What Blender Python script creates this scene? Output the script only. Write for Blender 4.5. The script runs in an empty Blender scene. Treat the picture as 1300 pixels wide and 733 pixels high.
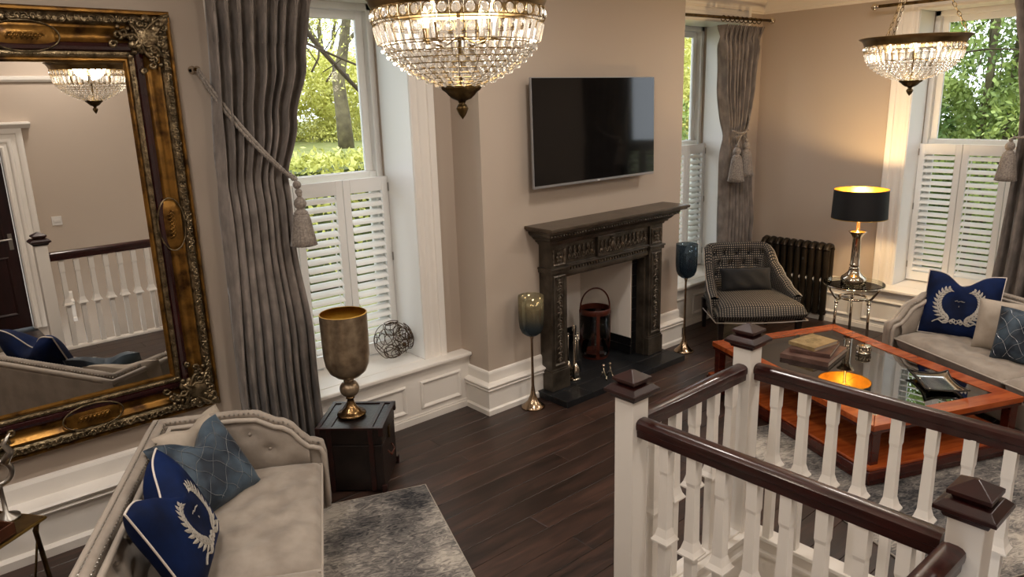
import bpy, math, random
from mathutils import Vector, Matrix
random.seed(7)
PI = math.pi
sc = bpy.context.scene
col = sc.collection

# ------------------------------------------------------------------ camera
FPX, YAW, PIT, ROL, CAMH = 930.39, math.radians(40.7955), math.radians(14.4568), math.radians(-1.6862), 2.2
fw = Vector((math.sin(YAW)*math.cos(PIT), math.cos(YAW)*math.cos(PIT), -math.sin(PIT)))
rr = Vector((math.cos(YAW), -math.sin(YAW), 0)); uu = rr.cross(fw)
cr, sr = math.cos(ROL), math.sin(ROL)
R_, U_ = cr*rr+sr*uu, -sr*rr+cr*uu
cam = bpy.data.cameras.new('camera'); cam.sensor_width = 36; cam.lens = FPX/1300*36; cam.clip_start = .05; cam.clip_end = 300
camo = bpy.data.objects.new('camera', cam); col.objects.link(camo)
camo.matrix_world = Matrix(((R_.x, U_.x, -fw.x, 0), (R_.y, U_.y, -fw.y, 0), (R_.z, U_.z, -fw.z, CAMH), (0, 0, 0, 1)))
sc.camera = camo

# ------------------------------------------------------------------ world and exposure
w = bpy.data.worlds.new('sky'); sc.world = w; w.use_nodes = True
nt = w.node_tree; bg = nt.nodes['Background']
bg.inputs[0].default_value = (0.86, 0.93, 1.0, 1); bg.inputs[1].default_value = 3.4
vs = sc.view_settings; vs.view_transform = 'Standard'; vs.look = 'None'; vs.gamma = 1; vs.use_curve_mapping = False
vs.exposure = 0.0
sc.cycles.max_bounces = 10; sc.cycles.transparent_max_bounces = 32; sc.cycles.caustics_reflective = False; sc.cycles.caustics_refractive = False
sc.cycles.sample_clamp_indirect = 6

def portal(loc, rot, sx, sy):
    l = bpy.data.lights.new('window_portal', 'AREA'); l.shape = 'RECTANGLE'; l.size = sx; l.size_y = sy
    l.cycles.is_portal = True
    o = bpy.data.objects.new('window_portal', l); col.objects.link(o); o.location = loc; o.rotation_euler = rot
portal((2.22, 4.75, 1.62), (-PI/2, 0, 0), 1.12, 2.5)
portal((6.1, 4.75, 1.62), (-PI/2, 0, 0), 1.1, 2.5)
portal((7.55, 1.96, 1.62), (0, PI/2, 0), 2.5, 1.5)

# ------------------------------------------------------------------ materials
def lin(h):
    h = h.lstrip('#'); c = [int(h[i:i+2], 16)/255 for i in (0, 2, 4)]
    return tuple((x/12.92 if x <= .04045 else ((x+.055)/1.055)**2.4) for x in c)+(1,)
MATS = {}
def M(name, c='#808080', rough=.5, metal=0, spec=.5, c2=None, scale=8, bump=0, bscale=60, detail=4, stretch=None, coat=0, sheen=0, emit=None, estr=0, ramp=(.35, .65), coords='Object', trans=0, ior=1.45, alpha=1):
    if name in MATS: return MATS[name]
    m = bpy.data.materials.new(name); m.use_nodes = True; n = m.node_tree; b = n.nodes['Principled BSDF']; L = n.links
    b.inputs['Base Color'].default_value = lin(c); b.inputs['Roughness'].default_value = rough; b.inputs['Metallic'].default_value = metal
    b.inputs['Specular IOR Level'].default_value = spec; b.inputs['Coat Weight'].default_value = coat; b.inputs['Coat Roughness'].default_value = .08
    b.inputs['Sheen Weight'].default_value = sheen; b.inputs['Transmission Weight'].default_value = trans; b.inputs['IOR'].default_value = ior
    if sheen: b.inputs['Sheen Roughness'].default_value = .4
    b.inputs['Alpha'].default_value = alpha
    if emit: b.inputs['Emission Color'].default_value = lin(emit); b.inputs['Emission Strength'].default_value = estr
    tc = n.nodes.new('ShaderNodeTexCoord'); src = tc.outputs[coords]
    if stretch:
        mp = n.nodes.new('ShaderNodeMapping'); mp.inputs['Scale'].default_value = stretch; L.new(src, mp.inputs[0]); src = mp.outputs[0]
    if c2:
        t = n.nodes.new('ShaderNodeTexNoise'); t.inputs['Scale'].default_value = scale; t.inputs['Detail'].default_value = detail; L.new(src, t.inputs['Vector'])
        r = n.nodes.new('ShaderNodeValToRGB'); r.color_ramp.elements[0].position = ramp[0]; r.color_ramp.elements[1].position = ramp[1]
        r.color_ramp.elements[0].color = lin(c); r.color_ramp.elements[1].color = lin(c2)
        L.new(t.outputs[0], r.inputs[0]); L.new(r.outputs[0], b.inputs['Base Color'])
    if bump:
        t = n.nodes.new('ShaderNodeTexNoise'); t.inputs['Scale'].default_value = bscale; t.inputs['Detail'].default_value = 3; L.new(src, t.inputs['Vector'])
        bp = n.nodes.new('ShaderNodeBump'); bp.inputs['Strength'].default_value = bump; bp.inputs['Distance'].default_value = .01
        L.new(t.outputs[0], bp.inputs['Height']); L.new(bp.outputs[0], b.inputs['Normal'])
    MATS[name] = m; return m

wall_m = M('greige_wall_paint', '#b5a697', .85, bump=.05, bscale=250)
ceil_m = M('ceiling_paint', '#e6ddd2', .9, bump=.04, bscale=200)
trim_m = M('white_gloss_paint', '#e9e3db', .35, bump=.02, bscale=120)
shut_m = M('white_shutter_paint', '#f0efec', .4, bump=.02, bscale=120)
curt_m = M('grey_crushed_velvet', '#665e58', .8, sheen=.3, c2='#857b74', scale=18, bump=.25, bscale=60, detail=6, stretch=(1, 1, .5))
rope_m = M('grey_rope_cord', '#6e645c', .6, sheen=.4, c2='#93897f', scale=90)
velvet_m = M('taupe_sofa_velvet', '#877c71', .7, sheen=.2, c2='#9c9185', scale=9, bump=.12, bscale=30)
velpipe_m = M('taupe_welt_piping', '#a2978b', .6, sheen=.2, bump=.1, bscale=200)
navy_m = M('navy_velvet', '#020d28', .75, spec=.2, c2='#051c48', scale=6, bump=.1, bscale=40)
blue_m = M('dusty_blue_velvet', '#1a232e', .5, sheen=.12, spec=.3, c2='#43525f', scale=7, bump=.25, bscale=14, ramp=(.4, .62))
crm_m = M('cream_cushion_cotton', '#978b7c', .8, sheen=.1, c2='#aa9e90', scale=10, bump=.15, bscale=18)
wpipe_m = M('white_piping_cord', '#cfc4ba', .6, bump=.1, bscale=200)
embr_m = M('silver_thread_embroidery', '#a9a39a', .5, metal=.3, bump=.4, bscale=300)
chrome_m = M('polished_nickel', '#cfc4b4', .08, 1, bump=.01, bscale=20)
steel_m = M('brushed_steel', '#a8a49e', .3, 1, bump=.02, bscale=100)
gold_m = M('antique_gold_metal', '#7a6238', .3, 1, c2='#57452a', scale=12)
brass_m = M('aged_brass', '#6e5a3a', .35, 1, c2='#3f3220', scale=14, bump=.1, bscale=90)
wire_m = M('chandelier_brass_wire', '#86704a', .35, 1, bump=.02, bscale=60)
darkwood_m = M('mahogany_handrail', '#240b09', .3, c2='#35120e', scale=6, stretch=(8, 1, 8), coat=.3, bump=.03, bscale=40)
news_m = M('mahogany_newel_cap', '#200b0a', .32, c2='#2e110e', scale=10, coat=.25, bump=.03, bscale=40)
black_m = M('black_gloss_screen', '#040405', .06, bump=.001, bscale=5)
tvside_m = M('silver_plastic_bezel', '#9a9a9c', .35, .6, bump=.01, bscale=50)
blackplas_m = M('black_plastic', '#0a0a0a', .5, bump=.05, bscale=80)
slate_m = M('black_slate', '#101113', .38, c2='#1b1d20', scale=6, bump=.15, bscale=25)
tile_m = M('black_hearth_tile', '#0b0b0c', .3, c2='#151517', scale=5, bump=.05, bscale=30)
fire_m = M('pewter_carved_surround', '#3a332b', .32, .5, c2='#585046', scale=9, bump=.15, bscale=70)
firehi_m = M('pewter_carved_relief', '#82776a', .3, .7, c2='#4a4238', scale=40, bump=.2, bscale=120)
leather_m = M('tan_leather', '#3c160b', .4, c2='#54200f', scale=10, bump=.15, bscale=150)
trunk_m = M('dark_trunk_leather', '#130d0b', .35, c2='#1f1512', scale=10, bump=.2, bscale=60)
trunktrim_m = M('oxblood_trunk_straps', '#2c120e', .4, c2='#1b0d0b', scale=20, bump=.15, bscale=80)
rad_m = M('dark_bronze_radiator', '#29231c', .35, .55, c2='#342c23', scale=8, bump=.08, bscale=120)
orange_m = M('cherry_wood_tabletop', '#8e3d18', .2, c2='#ae5626', scale=5, stretch=(1, 6, 6), coat=.4, bump=.02, bscale=40)
orangeb_m = M('dark_cherry_wood_edge', '#3c130a', .25, c2='#4d1a0d', scale=5, stretch=(1, 6, 6), coat=.4, bump=.02, bscale=40)
paper_m = M('book_pages', '#b7a898', .8, bump=.3, bscale=400, stretch=(1, 1, 12))
bk1_m = M('mauve_book_cover', '#54392f', .5, c2='#6b5147', scale=14, bump=.05, bscale=80)
bk2_m = M('ochre_book_cover', '#8a744e', .45, c2='#a89068', scale=24, bump=.05, bscale=80)
bk3_m = M('brown_book_cover', '#3c2620', .5, c2='#5a4038', scale=14, bump=.05, bscale=80)
mgold_m = M('burnished_gold_leaf', '#86602a', .3, .75, c2='#38220c', scale=14, bump=.2, bscale=30, ramp=(.42, .7), stretch=(1, 1, 1))
msilv_m = M('tarnished_silver_relief', '#8d7c60', .28, .85, c2='#4a3e2c', scale=30, bump=.35, bscale=90)
mred_m = M('deep_oxblood_lacquer', '#1c0507', .2, c2='#2a090b', scale=6, coat=.5, bump=.01, bscale=30)
door_m = M('dark_mahogany_door', '#1d0a0a', .35, c2='#2a1110', scale=4, stretch=(8, 8, 1), bump=.05, bscale=40)
shade_out_m = M('black_drum_shade', '#06070b', .6, bump=.1, bscale=300)
bark_m = M('tree_bark', '#4c4432', .9, c2='#6d6448', scale=4, bump=.6, bscale=14)
twig_m = M('bare_twig', '#4a3d2c', .9, c2='#3a2f22', scale=8)
soil_m = M('garden_lawn', '#6f7838', .95, c2='#8d8c55', scale=2, bump=.3, bscale=20)
path_m = M('pale_gravel_path', '#cdc4b4', .9, c2='#b7ad9d', scale=30, bump=.2, bscale=90)
stone_m = M('garden_stone', '#9a8f82', .9, c2='#7c7266', scale=5, bump=.4, bscale=20)
bulb_m = M('glowing_candle_bulb', '#fff0c8', .3, emit='#ffd9a0', estr=4)
card_m = M('silver_tray_top', '#b5b3b0', .15, 1, bump=.01, bscale=30)
tiled_m = M('white_switch_plastic', '#cfcac4', .4, bump=.01, bscale=40)
black_f = M('black_cotton_cushion', '#09090c', .8, sheen=.15, bump=.15, bscale=40)
wood_dk = M('dark_chair_leg_wood', '#120b09', .4, c2='#1d1210', scale=20)
stairwell_m = M('stairwell_lower_paint', '#d8cdc0', .6, bump=.03, bscale=100)

def leafmat(name, a, b_, tr=.35):
    m = M(name, a, .5, c2=b_, scale=1.7, detail=5, bump=.1, bscale=30, ramp=(.3, .7)); return m
holly_m = leafmat('green_shrub_leaves', '#4c6a30', '#b5c46a')
yleaf_m = leafmat('spring_yellow_leaves', '#b4b650', '#e6e08a')
hedge_m = leafmat('hedge_leaves', '#a0a650', '#dcd878')

def floor_mat():
    m = bpy.data.materials.new('dark_oak_planks'); m.use_nodes = True; n = m.node_tree; L = n.links; b = n.nodes['Principled BSDF']
    g = n.nodes.new('ShaderNodeNewGeometry'); oi = n.nodes.new('ShaderNodeObjectInfo')
    mp = n.nodes.new('ShaderNodeMapping'); mp.inputs['Scale'].default_value = (1.2, 9, 9); L.new(g.outputs['Position'], mp.inputs[0])
    ad = n.nodes.new('ShaderNodeVectorMath'); ad.operation = 'ADD'
    sc_ = n.nodes.new('ShaderNodeVectorMath'); sc_.operation = 'SCALE'; sc_.inputs['Scale'].default_value = 37
    cb = n.nodes.new('ShaderNodeCombineXYZ'); L.new(oi.outputs['Random'], cb.inputs[0]); L.new(oi.outputs['Random'], cb.inputs[2]); L.new(cb.outputs[0], sc_.inputs[0])
    L.new(mp.outputs[0], ad.inputs[0]); L.new(sc_.outputs[0], ad.inputs[1])
    t = n.nodes.new('ShaderNodeTexNoise'); t.inputs['Scale'].default_value = 2.2; t.inputs['Detail'].default_value = 8; t.inputs['Distortion'].default_value = .6; L.new(ad.outputs[0], t.inputs['Vector'])
    r = n.nodes.new('ShaderNodeValToRGB'); e = r.color_ramp.elements; e[0].position = .3; e[0].color = lin('#211712'); e[1].position = .75; e[1].color = lin('#4a332a')
    k = e.new(.5); k.color = lin('#33241e'); L.new(t.outputs[0], r.inputs[0])
    hs = n.nodes.new('ShaderNodeHueSaturation'); L.new(r.outputs[0], hs.inputs['Color'])
    mr = n.nodes.new('ShaderNodeMapRange'); mr.inputs[3].default_value = .72; mr.inputs[4].default_value = 1.35; L.new(oi.outputs['Random'], mr.inputs[0]); L.new(mr.outputs[0], hs.inputs['Value'])
    L.new(hs.outputs[0], b.inputs['Base Color']); b.inputs['Roughness'].default_value = .36
    bp = n.nodes.new('ShaderNodeBump'); bp.inputs['Strength'].default_value = .12; bp.inputs['Distance'].default_value = .005; L.new(t.outputs[0], bp.inputs['Height']); L.new(bp.outputs[0], b.inputs['Normal'])
    return m
floor_m = floor_mat()

def thin_glass(name, c, refl=.25, rough=.02, tint=(1, 1, 1), metal=False):
    """a sheet of glass: real transparency plus a fresnel-like gloss"""
    m = bpy.data.materials.new(name); m.use_nodes = True; n = m.node_tree; L = n.links; n.nodes.remove(n.nodes['Principled BSDF'])
    out = n.nodes['Material Output']; tr = n.nodes.new('ShaderNodeBsdfTransparent'); tr.inputs[0].default_value = (*tint, 1)
    gl = n.nodes.new('ShaderNodeBsdfGlossy'); gl.inputs['Roughness'].default_value = rough; gl.inputs['Color'].default_value = lin(c)
    lw = n.nodes.new('ShaderNodeLayerWeight'); lw.inputs['Blend'].default_value = refl
    mx = n.nodes.new('ShaderNodeMixShader'); L.new(lw.outputs['Fresnel'], mx.inputs[0]); L.new(tr.outputs[0], mx.inputs[1]); L.new(gl.outputs[0], mx.inputs[2]); L.new(mx.outputs[0], out.inputs[0])
    MATS[name] = m; return m
pane_m = thin_glass('window_glass', '#ffffff', .12)
def fres_glass(name, ior, tint):
    m = thin_glass(name, '#ffffff', .5, .008, tint); n = m.node_tree; f = n.nodes.new('ShaderNodeFresnel'); f.inputs['IOR'].default_value = ior
    mx = [q for q in n.nodes if q.type == 'MIX_SHADER'][0]; n.links.new(f.outputs[0], mx.inputs[0]); return m
tableglass_m = fres_glass('smoked_table_glass', 4.4, (.55, .53, .50))
stglass_m = thin_glass('side_table_glass', '#ffffff', .12, .02, (.93, .95, .91))
clear_m = thin_glass('clear_bucket_glass', '#ffffff', .25, .02, (.93, .93, .93))
def crystal():
    m = thin_glass('cut_crystal', '#ffffff', .42, .1, (.96, .955, .95)); n = m.node_tree; L = n.links; out = n.nodes['Material Output']; prev = out.inputs[0].links[0].from_socket
    d = n.nodes.new('ShaderNodeBsdfDiffuse'); d.inputs[0].default_value = (.85, .83, .8, 1); t = n.nodes.new('ShaderNodeBsdfTranslucent'); t.inputs[0].default_value = (.85, .83, .8, 1)
    a = n.nodes.new('ShaderNodeAddShader'); L.new(d.outputs[0], a.inputs[0]); L.new(t.outputs[0], a.inputs[1])
    x = n.nodes.new('ShaderNodeMixShader'); x.inputs[0].default_value = .05; L.new(prev, x.inputs[1]); L.new(a.outputs[0], x.inputs[2]); L.new(x.outputs[0], out.inputs[0]); return m
crystal_m = crystal()
smoke_m = thin_glass('smoked_hurricane_glass', '#ffffff', .35, .03, (.45, .5, .55))

def ombre(name, top, bot, z0, z1, a=.42):
    m = bpy.data.materials.new(name); m.use_nodes = True; n = m.node_tree; L = n.links; b = n.nodes['Principled BSDF']; out = n.nodes['Material Output']
    tc = n.nodes.new('ShaderNodeTexCoord'); sx = n.nodes.new('ShaderNodeSeparateXYZ'); L.new(tc.outputs['Object'], sx.inputs[0])
    mr = n.nodes.new('ShaderNodeMapRange'); mr.inputs[1].default_value = z0; mr.inputs[2].default_value = z1; L.new(sx.outputs[2], mr.inputs[0])
    r = n.nodes.new('ShaderNodeValToRGB'); r.color_ramp.elements[0].color = lin(bot); r.color_ramp.elements[1].color = lin(top); r.color_ramp.elements[0].position = .35; r.color_ramp.elements[1].position = .75
    L.new(mr.outputs[0], r.inputs[0]); L.new(r.outputs[0], b.inputs['Base Color']); b.inputs['Roughness'].default_value = .12; b.inputs['Metallic'].default_value = .55
    tr = n.nodes.new('ShaderNodeBsdfTransparent'); tr.inputs[0].default_value = (.62, .66, .7, 1); mx = n.nodes.new('ShaderNodeMixShader'); mx.inputs[0].default_value = a
    L.new(tr.outputs[0], mx.inputs[1]); L.new(b.outputs[0], mx.inputs[2]); L.new(mx.outputs[0], out.inputs[0]); MATS[name] = m; return m
gobA_m = ombre('amber_to_smoke_glass', '#b8a880', '#46565e', .5, .84)
gobB_m = ombre('blue_smoke_glass', '#4a5c68', '#24384a', .6, .96, .5)

def mercury():
    m = M('mercury_bronze_glass', '#a8957c', .28, .7, c2='#6a5846', scale=16, bump=.1, bscale=40, ramp=(.35, .75), detail=8); return m
merc_m = mercury()
mercin_m = M('gold_lined_interior', '#dcae4a', .35, .35, c2='#c08c30', scale=10)
shadein_m = M('gold_foil_shade_lining', '#c8963a', .35, .8, c2='#a87822', scale=20)

def mirror_mat():
    m = bpy.data.materials.new('silvered_mirror'); m.use_nodes = True; b = m.node_tree.nodes['Principled BSDF']
    b.inputs['Metallic'].default_value = 1; b.inputs['Roughness'].default_value = 0; b.inputs['Base Color'].default_value = (.82, .8, .77, 1); return m
mirror_m = mirror_mat()

def rug_mat(name, cs, rot):
    m = bpy.data.materials.new(name); m.use_nodes = True; n = m.node_tree; L = n.links; b = n.nodes['Principled BSDF']
    tc = n.nodes.new('ShaderNodeTexCoord')
    t1 = n.nodes.new('ShaderNodeTexNoise'); t1.inputs['Scale'].default_value = 1.6; t1.inputs['Detail'].default_value = 3; L.new(tc.outputs['Object'], t1.inputs['Vector'])
    t2 = n.nodes.new('ShaderNodeTexNoise'); t2.inputs['Scale'].default_value = 15; t2.inputs['Detail'].default_value = 9; t2.inputs['Roughness'].default_value = .7; t2.inputs['Distortion'].default_value = 1.6
    mp = n.nodes.new('ShaderNodeMapping'); mp.inputs['Scale'].default_value = (1, 2.2, 1); L.new(tc.outputs['Object'], mp.inputs[0]); L.new(mp.outputs[0], t2.inputs['Vector'])
    a = n.nodes.new('ShaderNodeMath'); a.operation = 'MULTIPLY_ADD'; a.inputs[1].default_value = 1.9; L.new(t1.outputs[0], a.inputs[0])
    s = n.nodes.new('ShaderNodeMath'); s.operation = 'MULTIPLY'; s.inputs[1].default_value = 1.5; L.new(t2.outputs[0], s.inputs[0]); L.new(s.outputs[0], a.inputs[2])
    mr = n.nodes.new('ShaderNodeMapRange'); mr.inputs[1].default_value = 1.38; mr.inputs[2].default_value = 2.05; L.new(a.outputs[0], mr.inputs[0])
    r = n.nodes.new('ShaderNodeValToRGB'); e = r.color_ramp.elements; e[0].color = lin(cs[0]); e[1].color = lin(cs[2]); k = e.new(.5); k.color = lin(cs[1])
    L.new(mr.outputs[0], r.inputs[0]); L.new(r.outputs[0], b.inputs['Base Color']); b.inputs['Roughness'].default_value = .95
    bp = n.nodes.new('ShaderNodeBump'); bp.inputs['Strength'].default_value = .4; bp.inputs['Distance'].default_value = .006; L.new(t2.outputs[0], bp.inputs['Height']); L.new(bp.outputs[0], b.inputs['Normal'])
    MATS[name] = m; return m
rug_m = rug_mat('distressed_grey_rug_pile', ('#1c1d22', '#6f6a66', '#b9b0a4'), 0)

def chair_mat():
    m = bpy.data.materials.new('black_and_cream_dotted_weave'); m.use_nodes = True; n = m.node_tree; L = n.links; b = n.nodes['Principled BSDF']
    tc = n.nodes.new('ShaderNodeAttribute'); tc.attribute_name = 'weave'; sx = n.nodes.new('ShaderNodeSeparateXYZ'); L.new(tc.outputs['Vector'], sx.inputs[0])
    def math_(op, a, b2):
        q = n.nodes.new('ShaderNodeMath'); q.operation = op
        for i, v in enumerate((a, b2)):
            if v is None: continue
            if isinstance(v, (int, float)): q.inputs[i].default_value = v
            else: L.new(v, q.inputs[i])
        return q.outputs[0]
    v = sx.outputs[1]
    a = math_('SINE', math_('MULTIPLY', math_('ADD', sx.outputs[0], v), 150), None)
    c = math_('SINE', math_('MULTIPLY', math_('SUBTRACT', sx.outputs[0], v), 150), None)
    p = math_('MULTIPLY', a, c)
    mr = n.nodes.new('ShaderNodeMapRange'); mr.inputs[1].default_value = .36; mr.inputs[2].default_value = .62; L.new(p, mr.inputs[0])
    mx = n.nodes.new('ShaderNodeMix'); mx.data_type = 'RGBA'; mx.inputs[6].default_value = lin('#08080a'); mx.inputs[7].default_value = lin('#94897c'); L.new(mr.outputs[0], mx.inputs[0])
    L.new(mx.outputs[2], b.inputs['Base Color']); b.inputs['Roughness'].default_value = .7; MATS['chair'] = m; return m
chair_m = chair_mat()

# ------------------------------------------------------------------ mesh helpers
class MB:
    def __init__(s): s.v = []; s.f = []
    def add(s, v, f):
        o = len(s.v); s.v += [tuple(p) for p in v]; s.f += [tuple(i+o for i in q) for q in f]; return s
    def box(s, x0, x1, y0, y1, z0, z1):
        return s.add([(x0,y0,z0),(x1,y0,z0),(x1,y1,z0),(x0,y1,z0),(x0,y0,z1),(x1,y0,z1),(x1,y1,z1),(x0,y1,z1)],
                     [(0,3,2,1),(4,5,6,7),(0,1,5,4),(1,2,6,5),(2,3,7,6),(3,0,4,7)])
    def frust(s, cx, cy, z0, a0, z1, a1, b0=None, b1=None):
        b0 = a0 if b0 is None else b0; b1 = a1 if b1 is None else b1
        return s.add([(cx-a0,cy-b0,z0),(cx+a0,cy-b0,z0),(cx+a0,cy+b0,z0),(cx-a0,cy+b0,z0),(cx-a1,cy-b1,z1),(cx+a1,cy-b1,z1),(cx+a1,cy+b1,z1),(cx-a1,cy+b1,z1)],
                     [(0,3,2,1),(4,5,6,7),(0,1,5,4),(1,2,6,5),(2,3,7,6),(3,0,4,7)])
    def prism(s, poly, fn, a, b):
        """extrude a 2D polygon; fn(u,v,t) -> xyz"""
        n = len(poly); s.add([fn(u, v, a) for u, v in poly]+[fn(u, v, b) for u, v in poly],
            [tuple(range(n))[::-1], tuple(range(n, 2*n))]+[(i, (i+1) % n, (i+1) % n+n, i+n) for i in range(n)]); return s
    def lathe(s, prof, n=32, cx=0, cy=0, cz=0, wob=None, cap=False):
        v = []; f = []
        for k, (r, z) in enumerate(prof):
            for i in range(n):
                a = 2*PI*i/n; q = r*(wob(a, z) if wob else 1); v.append((cx+q*math.cos(a), cy+q*math.sin(a), cz+z))
        for k in range(len(prof)-1):
            for i in range(n):
                j = (i+1) % n; f.append((k*n+i, k*n+j, (k+1)*n+j, (k+1)*n+i))
        if cap: f += [tuple(range(n))[::-1], tuple(range((len(prof)-1)*n, len(prof)*n))]
        return s.add(v, f)
    def tube(s, pts, r, n=8, closed=False, rs=None):
        P = [Vector(p) for p in pts]; m = len(P); v = []; f = []; up = None
        for i in range(m):
            t = (P[(i+1) % m]-P[i-1]) if closed else (P[min(i+1, m-1)]-P[max(i-1, 0)])
            t = t.normalized() if t.length > 1e-9 else Vector((0, 0, 1))
            if up is None:
                up = Vector((0, 0, 1)) if abs(t.z) < .9 else Vector((1, 0, 0))
            x = t.cross(up)
            if x.length < 1e-6: x = t.orthogonal()
            x.normalize(); y = x.cross(t); up = y
            rad = rs[i] if rs else r
            for k in range(n):
                a = 2*PI*k/n; v.append(P[i]+x*(rad*math.cos(a))+y*(rad*math.sin(a)))
        for i in range(m if closed else m-1):
            j = (i+1) % m
            for k in range(n): f.append((i*n+k, i*n+(k+1) % n, j*n+(k+1) % n, j*n+k))
        if not closed: f += [tuple(range(n))[::-1], tuple(range((m-1)*n, m*n))]
        return s.add(v, f)
    def ball(s, c, r, n=10, m=6, sc=(1, 1, 1)):
        v = [(c[0], c[1], c[2]-r*sc[2])]; f = []
        for j in range(1, m):
            a = -PI/2+PI*j/m
            for i in range(n):
                b = 2*PI*i/n; v.append((c[0]+r*sc[0]*math.cos(a)*math.cos(b), c[1]+r*sc[1]*math.cos(a)*math.sin(b), c[2]+r*sc[2]*math.sin(a)))
        v.append((c[0], c[1], c[2]+r*sc[2])); T = len(v)-1
        for i in range(n): f.append((0, 1+(i+1) % n, 1+i))
        for j in range(m-2):
            for i in range(n): f.append((1+j*n+i, 1+j*n+(i+1) % n, 1+(j+1)*n+(i+1) % n, 1+(j+1)*n+i))
        for i in range(n): f.append((1+(m-2)*n+i, 1+(m-2)*n+(i+1) % n, T))
        return s.add(v, f)
    def grid(s, fn, nu, nv, closeu=False):
        v = [fn(i/(nu if closeu else nu-1) if nu > 1 else 0, j/(nv-1)) for j in range(nv) for i in range(nu)]
        f = []
        for j in range(nv-1):
            for i in range(nu if closeu else nu-1):
                k = (i+1) % nu; f.append((j*nu+i, j*nu+k, (j+1)*nu+k, (j+1)*nu+i))
        return s.add(v, f)
    def xf(s, mat):
        s.v = [tuple(mat @ Vector(p)) for p in s.v]; return s
    def build(s, name, mat, parent=None, smooth=False, bevel=0, seg=2, sub=0, solid=0, kind=None, loc=None, rot=None, auto=None):
        me = bpy.data.meshes.new(name); me.from_pydata(s.v, [], s.f); me.update()
        me.materials.append(mat)
        if smooth: me.polygons.foreach_set('use_smooth', [True]*len(me.polygons))
        o = bpy.data.objects.new(name, me); col.objects.link(o)
        if auto:
            me.polygons.foreach_set('use_smooth', [True]*len(me.polygons)); me.set_sharp_from_angle(angle=math.radians(auto))
        if parent: o.parent = parent
        if loc: o.location = loc
        if rot: o.rotation_euler = rot
        if solid: q = o.modifiers.new('s', 'SOLIDIFY'); q.thickness = solid; q.offset = 0
        if bevel: q = o.modifiers.new('b', 'BEVEL'); q.width = bevel; q.segments = seg; q.limit_method = 'ANGLE'; q.angle_limit = math.radians(40)
        if sub: q = o.modifiers.new('u', 'SUBSURF'); q.levels = sub; q.render_levels = sub
        if kind: o['kind'] = kind
        return o
def thing(name, label, cat, loc=(0, 0, 0), rz=0, group=None, rot=None):
    o = bpy.data.objects.new(name, None); col.objects.link(o); o.empty_display_size = .1; o.location = loc; o.rotation_euler = rot or (0, 0, rz)
    o['label'] = label; o['category'] = cat
    if group: o['group'] = group
    return o
def tag(o, label, cat, group=None):
    o['label'] = label; o['category'] = cat
    if group: o['group'] = group
    return o
def struct(o): o['kind'] = 'structure'; return o
def copy_tree(o, parent=None):
    c = o.copy(); col.objects.link(c)
    if parent: c.parent = parent
    for ch in list(o.children): copy_tree(ch, c)
    return c
def dup(o, parent, loc=None, rot=None, scale=None):
    c = o.copy(); col.objects.link(c); c.parent = parent
    if loc is not None: c.location = loc
    if rot is not None: c.rotation_euler = rot
    if scale is not None: c.scale = scale
    return c
def arc(cx, cy, r, a0, a1, n): return [(cx+r*math.cos(a0+(a1-a0)*i/(n-1)), cy+r*math.sin(a0+(a1-a0)*i/(n-1))) for i in range(n)]
def lerp(a, b, t): return a+(b-a)*t
def curve(tab, x):
    if x <= tab[0][0]: return tab[0][1]
    for (a, b), (c, d) in zip(tab, tab[1:]):
        if x <= c:
            t = (x-a)/(c-a); t = t*t*(3-2*t) if True else t; return b+(d-b)*t
    return tab[-1][1]

# ------------------------------------------------------------------ room dimensions
YW, XR, XL, ZC = 4.17, 7.02, -1.6, 3.12      # window wall, right wall, left wall, ceiling
YB, XB, YB2 = -.40, 3.3, -2.45               # near back wall, its return, far back wall
BX0, BX1, BY = 3.09, 5.30, 3.86              # chimney breast
W1 = (1.68, 2.757); W2 = (5.64, 6.59); W3 = (1.24, 2.69); ZH = 2.85; ZS = .42; FY = 4.55; FX = 7.35
VX0, VX1, VX2, VY1, VY2 = 1.1, 2.2, 3.12, .6, 1.77   # stairwell

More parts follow.
